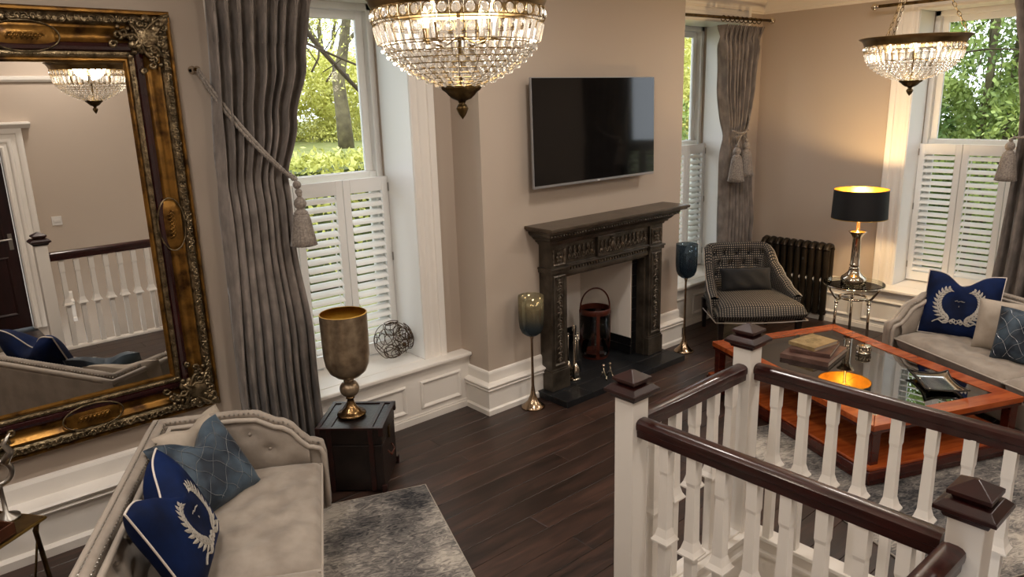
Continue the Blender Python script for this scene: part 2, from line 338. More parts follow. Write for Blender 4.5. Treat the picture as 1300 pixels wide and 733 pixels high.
# ------------------------------------------------------------------ floor
fl = struct(thing('floor', '', '')); del fl['label']; del fl['category']
def slab(name, m, boxes, parent=None, st=True, bevel=0):
    b = MB()
    for q in boxes: b.box(*q)
    o = b.build(name, m, parent, bevel=bevel)
    if st and not parent: struct(o)
    return o
sub_m = M('dark_plank_joint', '#080504', .8, bump=.05, bscale=80)
slab('subfloor', sub_m, [(XL-.2, VX0, YB-.2, 4.4, -.16, -.014), (VX0, VX1, VY1, 4.4, -.16, -.014), (VX1, VX2, VY2, 4.4, -.16, -.014), (VX2, XR+.2, YB2-.2, 4.4, -.16, -.014)], fl)
plank0 = None
PW = .14625
for r in range(-21, 24):
    y0 = .6+r*PW
    rng = []
    if y0 < YB: rng = [(VX2+.02, XR)]
    elif y0 < VY1-.001: rng = [(XL, VX0), (VX2, XR)]
    elif y0 < VY2-.001: rng = [(XL, VX1), (VX2, XR)]
    else: rng = [(XL, XR)]
    for a, b in rng:
        x = a-random.uniform(0, 1.6)
        while x < b:
            L = random.uniform(1.5, 2.2); x0, x1 = max(x, a), min(x+L, b)
            x += L
            if x1-x0 < .05: continue
            if plank0 is None:
                m = MB(); c = .0015; g = .0012
                m.add([(0,g,0),(1,g,0),(1,PW-g,0),(0,PW-g,0),(0,g,.0135),(1,g,.0135),(1,PW-g,.0135),(0,PW-g,.0135),(.002,g+c,.015),(.998,g+c,.015),(.998,PW-g-c,.015),(.002,PW-g-c,.015)],
                      [(0,1,5,4),(1,2,6,5),(2,3,7,6),(3,0,4,7),(4,5,9,8),(5,6,10,9),(6,7,11,10),(7,4,8,11),(8,9,10,11)])
                plank0 = m.build('plank', floor_m, fl, loc=(x0, y0, -.015)); plank0.scale = (x1-x0-.0015, 1, 1)
            else: dup(plank0, fl, (x0, y0, -.015), scale=(x1-x0-.0015, 1, 1))

# ------------------------------------------------------------------ walls
T = .5
OX0, OX1, OZ = 3.84, 4.66, .955
slab('wall_window_side', wall_m, [(XL-T, W1[0], YW, YW+T, -.15, ZC), (W1[1], 3.80, YW, YW+T, -.15, ZC), (4.70, W2[0], YW, YW+T, -.15, ZC), (3.80, 4.70, YW, YW+T, OZ, ZC), (3.80, 4.70, YW, YW+T, -.15, -.001), (W2[1], XR+T, YW, YW+T, -.15, ZC),
    (W1[0], W1[1], YW, YW+T, ZH, ZC), (W2[0], W2[1], YW, YW+T, ZH, ZC), (W1[0], W1[1], YW, YW+T, -.15, ZS-.03), (W2[0], W2[1], YW, YW+T, -.15, ZS-.03)])
OX0, OX1, OZ = 3.84, 4.66, .955   # fire opening
slab('wall_chimney_breast', wall_m, [(BX0, OX0, BY, YW, 0, ZC), (OX1, BX1, BY, YW, 0, ZC), (OX0, OX1, BY, YW, OZ, ZC)])
slab('wall_right', wall_m, [(XR, XR+T, W3[1], YW+T, -.15, ZC), (XR, XR+T, YB2-T, W3[0], -.15, ZC), (XR, XR+T, W3[0], W3[1], ZH, ZC), (XR, XR+T, W3[0], W3[1], -.15, ZS-.03)])
slab('wall_left', wall_m, [(XL-T, XL, YB-T, YW, -.15, ZC)])
DX0, DX1, DZ = .22, 1.08, 1.80
slab('wall_back', wall_m, [(XL, DX0, YB-.15, YB, -.15, ZC), (DX1, XB+.15, YB-.15, YB, -2.6, ZC), (DX0, DX1, YB-.15, YB, DZ, ZC), (XB, XB+.15, YB2, YB-.15, -.15, ZC), (XB, XR+T, YB2-.2, YB2, -.15, ZC)])
slab('ceiling', ceil_m, [(XL-T, XR+T, YB2-.3, YW+T, ZC, ZC+.1)])
def sweep(b, prof, p0, p1, out, e0=0, e1=0):
    """prof: (distance out of wall, z); extruded from p0 to p1 with mitres e (+ lengthens with depth)"""
    p0 = Vector(p0); p1 = Vector(p1); d = (p1-p0).normalized(); o = Vector(out)
    n = len(prof); v = []
    for P, s, e in ((p0, -1, e0), (p1, 1, e1)):
        for u, z in prof:
            q = P+o*u+d*(s*e*u); v.append((q.x, q.y, z))
    f = [tuple(range(n))[::-1], tuple(range(n, 2*n))]+[(i, (i+1) % n, (i+1) % n+n, i+n) for i in range(n)]
    b.add(v, f)
corn = [(0, ZC-.17), (.012, ZC-.17), (.014, ZC-.155), (.03, ZC-.15)]+[(.03+.10*(1-math.cos(a)), ZC-.15+.11*math.sin(a)) for a in [PI/2*i/6 for i in range(1, 7)]]+[(.145, ZC-.035), (.15, ZC-.001), (0, ZC-.001)]
b = MB()
sweep(b, corn, (XL, YW), (BX0, YW), (0, -1), -1, -1); sweep(b, corn, (BX0, YW), (BX0, BY), (-1, 0), -1, 1); sweep(b, corn, (BX0, BY), (BX1, BY), (0, -1), 1, 1)
sweep(b, corn, (BX1, BY), (BX1, YW), (1, 0), 1, -1); sweep(b, corn, (BX1, YW), (XR, YW), (0, -1), -1, -1); sweep(b, corn, (XR, YW), (XR, YB2), (-1, 0), -1, -1)
sweep(b, corn, (XL, YB), (XB, YB), (0, 1), -1, 1)
struct(b.build('trim_1', ceil_m, auto=35))
# picture rail band on the near back wall (seen in the mirror)
b = MB(); sweep(b, [(0, 2.42), (.02, 2.42), (.035, 2.44), (.035, 2.46), (.02, 2.475), (0, 2.475)], (XL, YB), (XB, YB), (0, 1)); struct(b.build('trim_2', trim_m))
# tall stepped skirting
SK = [(0, 0), (.05, 0), (.05, .035), (.04, .045), (.036, .045), (.036, .175), (.046, .178), (.05, .188), (.044, .196), (.052, .204), (.056, .216), (.05, .224), (.016, .236), (.016, .30), (.012, .312), (0, .318)]
def skirt(name, segs):
    b = MB()
    for s in segs: sweep(b, SK, *s)
    return struct(b.build(name, trim_m))
skirt('baseboard_chimney', [((BX0, YW-.08), (BX0, BY), (-1, 0), 0, 1), ((BX0, BY), (3.60, BY), (0, -1), 1, 0), ((4.91, BY), (BX1, BY), (0, -1), 0, 1), ((BX1, BY), (BX1, YW-.08), (1, 0), 1, 0)])
SKL = [(u*2.0 if u > .03 else u*1.3, z*1.28) for u, z in SK]
b = MB(); sweep(b, SKL, (XL, YW), (1.15, YW), (0, -1)); struct(b.build('baseboard_left', trim_m))
skirt('baseboard_back', [((XL, YB), (DX0-.12, YB), (0, 1)), ((1.46, YB), (VX0-.0+.3, YB), (0, 1)), ((VX2, YB), (XB, YB), (0, 1)), ((XB+.15, YB2), (XR, YB2), (0, 1))])
skirt('baseboard_right', [((XR, 1.0), (XR, YB2), (-1, 0))])

# window benches with moulded panels
def panel_frame(b, fn, u0, u1, z0, z1, w=.028, d=.014):
    pr = [(0, 0), (0, d*.6), (w*.35, d), (w*.65, d*.75), (w, d*.2), (w, 0)]
    cs = [(u0, z0, 1, 1), (u1, z0, -1, 1), (u1, z1, -1, -1), (u0, z1, 1, -1)]; v = []
    for (u, z, su, sz) in cs:
        for a, h in pr: v.append(fn(u+su*a, z+sz*a, h))
    n = len(pr); f = []
    for k in range(4):
        j = (k+1) % 4
        for i in range(n-1): f.append((k*n+i, j*n+i, j*n+i+1, k*n+i+1))
    b.add(v, f)
def bench(name, fn, u0, u1, panels, w0, w1, depth, sub=.085):
    """fn(u, z, out) maps to world; out>0 into room measured from wall"""
    root = struct(thing(name, '', '')); del root['label']; del root['category']
    def bx(b, a, c, o0, o1, z0, z1):
        P = [fn(a, z0, o0), fn(c, z0, o0), fn(c, z0, o1), fn(a, z0, o1), fn(a, z1, o0), fn(c, z1, o0), fn(c, z1, o1), fn(a, z1, o1)]
        b.add(P, [(0,3,2,1),(4,5,6,7),(0,1,5,4),(1,2,6,5),(2,3,7,6),(3,0,4,7)])
    b = MB(); bx(b, u0, u1, -.005, sub, 0, ZS-.03); bx(b, u0, u1, sub, sub+.012, 0, .045); bx(b, u0, u1, sub, sub+.006, .045, .06); b.build('bench_front', trim_m, root)
    b = MB(); bx(b, u0, u1, -.001, sub+.035, ZS-.03, ZS); bx(b, w0, w1, -depth, 0, ZS-.03, ZS); b.build('sill_board', trim_m, root, bevel=.008)
    b = MB(); bx(b, u0, u1, sub, sub+.014, ZS-.05, ZS-.03); b.build('sill_bead', trim_m, root, bevel=.004)
    for (a, c) in panels:
        b = MB(); panel_frame(b, lambda u, z, h: fn(u, z, sub+h), a, c, .095, .30); b.build('panel_moulding', trim_m, root)
    return root
bench('trim_3', lambda u, z, o: (u, YW-o, z), 1.15, 3.09, [(1.33, 1.66), (1.77, 2.08), (2.16, 2.525), (2.645, 3.0)], W1[0], W1[1], .40)
bench('trim_4', lambda u, z, o: (u, YW-o, z), 5.30, 7.02, [(5.42, 5.76), (5.86, 6.3), (6.4, 6.8)], W2[0], W2[1], .40)
bench('trim_5', lambda u, z, o: (XR-o, u, z), 1.0, 4.10, [(3.46, 3.85), (2.98, 3.36), (2.5, 2.88), (2.0, 2.4), (1.5, 1.9), (1.1, 1.4)], W3[0], W3[1], .35, sub=.17)

# architraves: fluted mouldings
AR = [(0, 0), (0, .012), (.012, .02), (.02, .02), (.026, .012), (.05, .012), (.056, .02), (.07, .024), (.085, .024), (.09, .014), (.125, .014), (.13, .026), (.16, .034), (.172, .034), (.178, .026), (.178, 0)]
def architrave(name, fn, w0, w1, z0=ZS, zt=ZH, k=1.0):
    b = MB(); A = [(u*k, h) for u, h in AR]; n = len(A)
    for (path) in ([(w1, z0, 1, 0), (w1, zt, 1, 1), (w0, zt, -1, 1), (w0, z0, -1, 0)],):
        v = []; f = []
        for (u, z, su, sz) in path:
            for a, h in A: v.append(fn(u+su*a, z+sz*a, h))
        for q in range(3):
            for i in range(n-1): f.append((q*n+i, (q+1)*n+i, (q+1)*n+i+1, q*n+i+1))
        b.add(v, f)
    return struct(b.build(name, trim_m, auto=40))
architrave('trim_6', lambda u, z, o: (u, YW-o, z), *W1); architrave('trim_7', lambda u, z, o: (u, YW-o, z), *W2, k=.9)
architrave('trim_8', lambda u, z, o: (XR-o, u, z), *W3)

# ------------------------------------------------------------------ windows
def window(name, fn, w0, w1, d, side):
    """fn(u, z, o): o measured outwards from wall face; frame at depth d"""
    root = struct(thing(name, '', '')); del root['label']; del root['category']
    def bx(b, a, c, z0, z1, o0, o1):
        P = [fn(a, z0, o0), fn(c, z0, o0), fn(c, z0, o1), fn(a, z0, o1), fn(a, z1, o0), fn(c, z1, o0), fn(c, z1, o1), fn(a, z1, o1)]
        b.add(P, [(0,3,2,1),(4,5,6,7),(0,1,5,4),(1,2,6,5),(2,3,7,6),(3,0,4,7)])
    b = MB(); e = .004                                   # painted reveal lining
    bx(b, w0, w0+e, ZS, ZH, 0, d); bx(b, w1-e, w1, ZS, ZH, 0, d); bx(b, w0, w1, ZH-e, ZH, 0, d); b.build('reveal_lining', shut_m, root)
    F = .045; b = MB(); bx(b, w0, w0+F, ZS, ZH, d+.03, d+.12); bx(b, w1-F, w1, ZS, ZH, d+.03, d+.12); bx(b, w0, w1, ZH-F, ZH, d+.03, d+.12); bx(b, w0, w1, ZS, ZS+.04, d+.03, d+.12)
    b.build('window_frame', shut_m, root, bevel=.004)
    a, c = w0+F, w1-F
    for nm, z0, z1, o in (('upper_sash', 1.70, ZH-F, d+.085), ('lower_sash', ZS+.04, 1.74, d+.05)):
        s = .055; b = MB(); bx(b, a, a+s, z0, z1, o, o+.03); bx(b, c-s, c, z0, z1, o, o+.03); bx(b, a+s, c-s, z1-s, z1, o, o+.03); bx(b, a+s, c-s, z0, z0+s*.8, o, o+.03)
        q = b.build(nm, shut_m, root, bevel=.003)
        b = MB(); bx(b, a+s, c-s, z0+s*.8, z1-s, o+.012, o+.016); b.build('pane', pane_m, q)
    return root
f1 = lambda u, z, o: (u, YW+o, z); f3 = lambda u, z, o: (XR+o, u, z)
window('window_1', f1, *W1, .36, 0); window('window_2', f1, *W2, .36, 0); window('window_3', f3, *W3, .31, 0)

def shutters(label, fn, w0, w1, npan, d, flip):
    """cafe shutters: fn(u,z,o)"""
    root = thing('plantation_shutter', label, 'shutter', fn((w0+w1)/2, ZS, d)); inv = Vector(root.location)
    z0, z1 = ZS+.012, 1.705; W = (w1-w0)/npan; st = .052
    def bx(b, a, c, za, zb, o0, o1):
        P = [Vector(fn(*q))-inv for q in ((a, za, o0), (c, za, o0), (c, za, o1), (a, za, o1), (a, zb, o0), (c, zb, o0), (c, zb, o1), (a, zb, o1))]
        b.add(P, [(0,3,2,1),(4,5,6,7),(0,1,5,4),(1,2,6,5),(2,3,7,6),(3,0,4,7)])
    slat0 = None; ns = 19
    for i in range(npan):
        a, c = w0+i*W+.002, w0+(i+1)*W-.002
        b = MB(); bx(b, a, a+st, z0, z1, d, d+.028); bx(b, c-st, c, z0, z1, d, d+.028); bx(b, a+st, c-st, z0, z0+.085, d, d+.028); bx(b, a+st, c-st, z1-.095, z1, d, d+.028)
        p = b.build('shutter_panel', shut_m, root, bevel=.003)
        cu = (a+c)/2; lw = (c-a)/2-st-.001
        for k in range(ns):
            z = z0+.085+(z1-z0-.18)*(k+.5)/ns
            if slat0 is None:
                b = MB(); n = 10; pts = []
                for q in range(n):
                    t = 2*PI*q/n; x = .032*math.cos(t); y = .0048*math.sin(t); th = math.radians(-30)
                    pts.append((x*math.cos(th)-y*math.sin(th), x*math.sin(th)+y*math.cos(th)))   # (out, z)
                O = Vector(fn(0, 0, 0))
                b.prism(pts, lambda u, v, t: Vector(fn(t, v, -u))-O, -lw, lw)
                slat0 = b.build('slat', shut_m, p, smooth=False, loc=Vector(fn(cu, z, d+.014))-inv, auto=40)
            else: dup(slat0, p, Vector(fn(cu, z, d+.014))-inv)
        # hidden-edge tilt rod
        b = MB(); bx(b, c-st-.02, c-st-.012, z0+.1, z1-.11, d+.036, d+.042); b.build('tilt_rod', shut_m, p)
    for s in (w0+.002, w1-.002):
        for z in (.55, 1.1, 1.6):
            b = MB(); bx(b, s-.006, s+.006, z, z+.06, d-.006, d-.0005); b.build('hinge', steel_m, root)
    return root
shutters('white half-height louvred shutters in the left window behind the bronze urn', f1, W1[0]+.004, W1[1]-.004, 3, .325, 0)
shutters('white louvred shutters in the narrow strip of window just right of the mantelpiece', f1, W2[0]+.004, W2[1]-.004, 3, .325, 0)
shutters('white louvred shutters in the right-hand window behind the navy wreath cushion', f3, W3[0]+.004, W3[1]-.004, 4, .275, 0)

# ------------------------------------------------------------------ door in the back wall (seen in the mirror)
dr = struct(thing('door_1', '', '', (DX0, YB-.08, 0))); del dr['label']; del dr['category']
b = MB().box(.01, DX1-DX0-.01, 0, .04, .01, DZ-.01); b.build('door_leaf', door_m, dr, bevel=.003)
for (a, c, z0, z1) in ((.12, .4, .15, .75), (.48, .76, .15, .75), (.12, .4, .9, 1.65), (.48, .76, .9, 1.65)):
    b = MB(); panel_frame(b, lambda u, z, h: (u, .04+h, z), a, c, z0, z1); b.build('door_panel', door_m, dr)
b = MB().box(DX1-DX0-.075, DX1-DX0-.04, .04, .048, .82, .98); b.tube([(DX1-DX0-.057, .045, .93), (DX1-DX0-.057, .09, .93), (DX1-DX0-.1, .1, .93), (DX1-DX0-.18, .1, .93)], .009); b.build('door_handle', steel_m, dr, auto=40)
architrave('trim_9', lambda u, z, o: (u, YB+o*1.5, z), DX0, DX1, 0, DZ, k=1.1)
b = MB(); sweep(b, [(0, DZ+.19), (.05, DZ+.19), (.075, DZ+.21), (.1, DZ+.23), (.1, DZ+.245), (0, DZ+.25)], (DX0-.27, YB), (DX1+.27, YB), (0, 1)); struct(b.build('trim_10', trim_m))
sw = MB().box(-.045, .045, 0, .01, -.045, .045).box(-.03, .03, .01, .014, -.015, .015).build('light_switch', tiled_m, loc=(1.44, YB, 1.06), bevel=.002)
tag(sw, 'white double light switch on the wall beyond the landing newel post, seen in the mirror', 'switch')

# ------------------------------------------------------------------ stairwell
b = MB()
for (x0, x1, y0, y1) in ((VX1-.16, VX1, VY1-.0, VY2+.0), (VX1-.16, VX2+.16, VY2, VY2+.16), (VX2, VX2+.16, YB, VY2)): b.box(x0, x1, y0, y1, -2.6, -.16)
b.box(VX0, VX1-.16, VY1, VY1+.16, -2.6, -.16)
b.build('wall_stairwell', stairwell_m)['kind'] = 'structure'
slab('floor_lower', sub_m, [(VX0-.5, VX2+.2, YB-.2, VY2+.2, -2.7, -2.6)])
struct(bpy.data.objects['floor_lower'])
b = MB()   # moulded string / fascia around the well
FA = [(0, -.30), (.012, -.30), (.02, -.285), (.012, -.27), (.012, -.11), (.03, -.10), (.03, -.085), (.016, -.075), (.016, -.03), (.03, -.02), (.034, .012), (-.03, .012), (-.03, -.015), (0, -.015)]
sweep(b, FA, (VX1, VY1), (VX1, VY2), (1, 0), 0, -1); sweep(b, FA, (VX1, VY2), (VX2, VY2), (0, -1), -1, -1); sweep(b, FA, (VX2, VY2), (VX2, YB), (-1, 0), -1, 0); sweep(b, FA, (VX0, VY1), (VX1, VY1), (0, -1))
struct(b.build('trim_11', trim_m))
b = MB()
for k in range(4): panel_frame(b, lambda u, z, h: (VX2-h, u, z), .0+.45*k, .38+.45*k, -1.1, -.36, .03, .016)
for k in range(2): panel_frame(b, lambda u, z, h: (u, VY2-h, z), 2.26+.43*k, 2.62+.43*k, -1.1, -.36, .03, .016)
struct(b.build('trim_12', trim_m))

bal = thing('balustrade', 'white painted balustrade with dark mahogany handrails and capped newel posts around the stairwell', 'balustrade', (2.66, 1.2, 0))
O = Vector(bal.location)
def newel(x, y, zb=-.25):
    p = MB().box(-.049, .049, -.049, .049, zb, 1.03).build('newel_post', trim_m, bal, bevel=.004, loc=Vector((x, y, 0))-O)
    b = MB().frust(0, 0, 1.005, .058, 1.02, .064).frust(0, 0, 1.02, .064, 1.030, .079).box(-.082, .082, -.082, .082, 1.030, 1.044).frust(0, 0, 1.044, .080, 1.062, .060)
    b.frust(0, 0, 1.062, .042, 1.078, .050).box(-.058, .058, -.058, .058, 1.078, 1.092).frust(0, 0, 1.092, .057, 1.122, .006)
    b.build('newel_cap', news_m, p, bevel=.002)
    return p
NA, NB, NC, ND = (2.195, 1.81), (3.075, 1.815), (2.205, .562), (1.10, .60)
for q in (NA, NB, NC, ND): newel(*q)
RP = [(-.028, 0), (-.029, .03), (-.034, .034), (-.036, .05), (-.034, .064), (-.025, .073), (-.012, .077), (.012, .077), (.025, .073), (.034, .064), (.036, .05), (.034, .034), (.029, .03), (.028, 0)]
def rail(p0, p1, z=.846):
    p0 = Vector((*p0, 0))-O; p1 = Vector((*p1, 0))-O; d = (p1-p0).normalized(); s = Vector((-d.y, d.x, 0)); b = MB()
    b.prism(RP, lambda u, v, t: p0+(p1-p0)*t+s*u+Vector((0, 0, z+v-O.z)), 0, 1); b.build('handrail', darkwood_m, bal, auto=35)
    return
rail((2.2, 1.765), (2.205, .625)); rail((2.24, 1.81), (3.03, 1.815)); rail((3.09, 1.77), (3.12, -.35)); rail((2.17, .585), (1.145, .60))
bal0 = None
def baluster(x, y):
    global bal0
    if bal0 is None:
        b = MB(); s = .0215
        b.box(-.0195, .0195, -.0195, .0195, .0, .411); b.frust(0, 0, .410, .019, .418, .038); b.frust(0, 0, .418, .041, .426, .041); b.frust(0, 0, .426, .040, .444, .030); b.frust(0, 0, .444, .030, .478, .0215)
        b.frust(0, 0, .478, .0215, .72, .0185); b.frust(0, 0, .72, .0185, .735, .0215); b.box(-s, s, -s, s, .735, .85)
        bal0 = b.build('baluster', trim_m, bal, loc=Vector((x, y, 0))-O)
    else: dup(bal0, bal, Vector((x, y, 0))-O)
for i in range(8): baluster(2.2, 1.63-.13*i)
for i in range(5): baluster(2.2+.148*(i+1), 1.81)
for i in range(15): baluster(lerp(3.088, 3.11, i/15), 1.655-.138*i)
for i in range(8): baluster(2.09-.122*i, .59)
b = MB()
b.box(2.165, 2.235, .63, 1.76, 0, .022).box(2.245, 3.025, 1.775, 1.845, 0, .022).box(3.06, 3.155, -.39, 1.765, 0, .022).box(1.15, 2.165, .555, .625, 0, .022)
b.xf(Matrix.Translation(-O)).build('base_rail', trim_m, bal, bevel=.004)

# ------------------------------------------------------------------ fireplace
fp = thing('fireplace_surround', 'dark pewter carved fireplace surround with deep mantelshelf below the television', 'fireplace', (4.25, BY, 0))
O2 = Vector((4.25, BY, 0)); XF = Matrix.Translation(-O2)
def fpb(b, name, m=fire_m, **k): return b.xf(XF).build(name, m, fp, **k)
hz = .05; LY = 3.735
for x0, x1 in ((3.60, 3.765), (4.735, 4.90)):
    b = MB().box(x0, x1, LY, BY, hz, 1.17).box(x0-.012, x1+.012, LY-.015, BY, hz, .20).box(x0-.006, x1+.006, LY-.008, BY, .20, .215).box(x0-.012, x1+.012, LY-.015, BY, .96, .985).box(x0-.018, x1+.018, LY-.022, BY, .985, 1.0)
    pil = fpb(b, 'pilaster', bevel=.003)
    b = MB(); panel_frame(b, lambda u, z, h: (u, LY-h, z), x0+.02, x1-.02, .24, .94, .018, .012); b.xf(XF).build('pilaster_panel', fire_m, pil)
    b = MB(); cx = (x0+x1)/2
    for k in range(15):
        z = .28+.045*k; s = 1 if k % 2 else -1
        b.tube([(cx+s*(.03*math.cos(a)*(1-.09*q)), LY-.006-.006*math.sin(q), z+.028*math.sin(a)*(1-.09*q)) for q in range(9) for a in [q*.75]], .0045, 5)
        b.ball((cx, LY-.004, z), .009, 6, 4)
    b.tube([(cx+.012*math.sin(z*40), LY-.006, z) for z in [.26+.0155*i for i in range(43)]], .004, 5)
    o = b.xf(XF).build('carved_scrollwork', firehi_m, pil, smooth=True, kind='stuff')
    b = MB(); 
    for k in range(6):
        a = k*PI/3; b.ball((cx+.022*math.cos(a), LY-.008, 1.075+.03*math.sin(a)), .013, 6, 4, (1, .6, 1.2))
    b.ball((cx, LY-.01, 1.075), .014, 8, 5); panel_frame(b, lambda u, z, h: (u, LY-h, z), x0+.02, x1-.02, 1.015, 1.14, .014, .01); b.xf(XF).build('carved_block', firehi_m, pil)
b = MB().box(3.765, 4.735, LY+.02, BY, .955, 1.17).box(3.765, 4.735, LY+.005, BY, 1.0, 1.012).box(3.765, 4.735, LY+.005, BY, .985, 1.0)
b.box(3.765, 4.735, LY+.012, BY, .925, .955); fpb(b, 'lintel', bevel=.003)
b = MB()   # dentil and stud row below the frieze
for k in range(30): b.box(3.79+.031*k, 3.80+.031*k, LY+.006, LY+.03, .962, .98)
fpb(b, 'dentil_row', firehi_m, kind='stuff')
for n_, (x0, x1, y) in enumerate(((3.79, 4.08, LY+.02), (4.42, 4.715, LY+.02), (4.11, 4.39, LY-.008))):
    if n_ == 2:
        b = MB().box(x0-.01, x1+.01, LY-.008, LY+.02, 1.012, 1.17); fpb(b, 'centre_tablet', bevel=.003)
    b = MB(); nn = 6
    for k in range(nn):
        cx = lerp(x0, x1, (k+.5)/nn)
        for s in (-1, 1):
            b.tube([(cx+s*.004+s*.02*math.sin(q*.8)*(1-q*.06), y-.008, 1.035+.014*q*.9+.004*math.cos(q*2)) for q in range(9)], .0045, 5)
        b.ball((cx, y-.006, 1.06), .012, 6, 4, (.8, .7, 1.6)); b.ball((cx, y-.006, 1.13), .008, 6, 4)
    if n_ == 2:
        b.ball((4.25, y-.012, 1.09), .034, 10, 6, (.8, .6, 1.2)); b.ball((4.25, y-.012, 1.145), .014, 8, 5)
    fpb(b, 'frieze_carving', firehi_m, smooth=True, kind='stuff')
# cornice and shelf
cp = [(0, 1.17), (.008, 1.17), (.012, 1.185), (.03, 1.19), (.034, 1.205), (.05, 1.215), (.065, 1.235), (.09, 1.25), (.10, 1.265), (.10, 1.285), (0, 1.285)]
b = MB(); y = LY-.0
sweep(b, cp, (3.60, BY), (3.60, y), (-1, 0), 0, 1); sweep(b, cp, (3.60, y), (4.90, y), (0, -1), 1, 1); sweep(b, cp, (4.90, y), (4.90, BY), (1, 0), 1, 0); b.box(3.6, 4.9, y, BY, 1.17, 1.285)
fpb(b, 'cornice', bevel=.0)
b = MB()
for k in range(52): b.ball((3.52+.0285*k, LY-.1, 1.255), .008, 6, 4)
fpb(b, 'egg_and_dart_beading', firehi_m, kind='stuff')
b = MB().box(3.46, 5.055, 3.575, BY, 1.298, 1.322).box(3.475, 5.04, 3.59, BY, 1.285, 1.298); fpb(b, 'mantelshelf', M('worn_pewter_shelf', '#40362c', .3, .4, c2='#554a3e', scale=8, bump=.06, bscale=60), bevel=.006, seg=3)
b = MB()   # bolection edge around opening
for (x0, x1, z0, z1) in ((3.765, 3.79, hz, .93), (4.71, 4.735, hz, .93), (3.765, 4.735, .905, .93)): b.box(x0, x1, LY+.03, BY, z0, z1)
fpb(b, 'inner_slip', bevel=.004)
# firebox (structure)
FB = 4.45
fbx = struct(thing('trim_13', '', '')); del fbx['label']; del fbx['category']
MB().box(OX0, OX1, FB, FB+.04, 0, OZ).box(OX0-.02, OX0+.006, BY+.004, FB+.04, 0, OZ).box(OX1-.006, OX1+.02, BY+.004, FB+.04, 0, OZ).box(OX0, OX1, BY+.004, FB+.04, OZ-.006, OZ+.02).build('firebox_lining', M('firebox_white_paint', '#efe6dc', .85, bump=.05, bscale=150), fbx)
tile0 = None
def ftile(x, y, z, rot):
    global tile0
    if tile0 is None: tile0 = MB().box(.002, .148, -.012, 0, .002, .073).build('tile', tile_m, fbx, bevel=.002, loc=(x, y, z), rot=(0, 0, rot))
    else: dup(tile0, fbx, (x, y, z), (0, 0, rot))
for r in range(2):
    for k in range(5): ftile(OX0+.15*k, FB, hz+.075*r, 0)
for r in range(2):
    for k in range(4): ftile(OX1-.006, FB-.15*k, hz+.075*r, -PI/2); ftile(OX0+.006, FB-.15*(k+1), hz+.075*r, PI/2)
for x in (4.662, 3.764):
    for r in range(9):
        q = MB().box(0, .073, -.012, 0, .001, .099).build('slip_tile', tile_m, fbx, bevel=.002, loc=(x, BY, hz+.1*r))
# hearth slabs
he = thing('hearth', 'low black slate hearth in front of the fireplace', 'hearth', (4.245, 3.51, 0))
xs = [3.53, 3.80, 4.16, 4.52, 4.955]; 
for i in range(4):
    for (y0, y1) in ((3.51, 3.685), (3.685, 3.86)):
        MB().box(xs[i]+.001, xs[i+1]-.001, y0+.001, y1-.001, 0, hz).xf(Matrix.Translation((-4.245, -3.51, 0))).build('slab', slate_m, he, bevel=.003)
MB().box(OX0, OX1, 3.861, FB-.001, 0, hz-.002).xf(Matrix.Translation((-4.245, -3.51, 0))).build('slab', slate_m, he)

# leather and glass bucket
def ell(cx, cy, rx, ry, n): return [(cx+rx*math.cos(2*PI*i/n), cy+ry*math.sin(2*PI*i/n)) for i in range(n)]
bk = thing('fire_bucket', 'glass log bucket with tan leather rim, straps and hoop handle inside the fireplace', 'bucket', (4.41, 4.045, hz))
R = .125
MB().lathe([(R*.82, .004), (R*.98, .06), (R*1.0, .40)], 40).build('glass_body', clear_m, bk, smooth=True, solid=.004)
MB().lathe([(0, .0), (R*.86, .0), (R*.9, .05), (R*.87, .05), (R*.82, .012), (0, .012)], 40).build('leather_base', leather_m, bk, auto=40)
MB().lathe([(R*1.02, .385), (R*1.05, .39), (R*1.05, .43), (R*1.02, .435), (R*.97, .43), (R*.97, .39), (R*1.02, .385)], 40).build('leather_rim', leather_m, bk, auto=40)
for a in (-2.2, -.9, .9, 2.2):
    b = MB(); c, s = math.cos(a), math.sin(a); w_ = .014
    P = [(R*1.04, .41), (R*1.02, .2), (R*.97, .03)]
    b.grid(lambda u, v: ((lambda r, z: (r*c-(u-.5)*2*w_*s, r*s+(u-.5)*2*w_*c, z))(curve([(0, R*.93), (.3, R*1.01), (1, R*1.05)], v), .02+.39*v)), 3, 8)
    b.build('leather_strap', leather_m, bk, solid=.004)
MB().tube([(-R*1.05*math.cos(a), .0, .40+.2*math.sin(a)**.8 if math.sin(a) > 0 else .40) for a in [PI*i/20 for i in range(21)]], .007, 8).build('hoop_handle', leather_m, bk, smooth=True, rot=(0, 0, -.5))
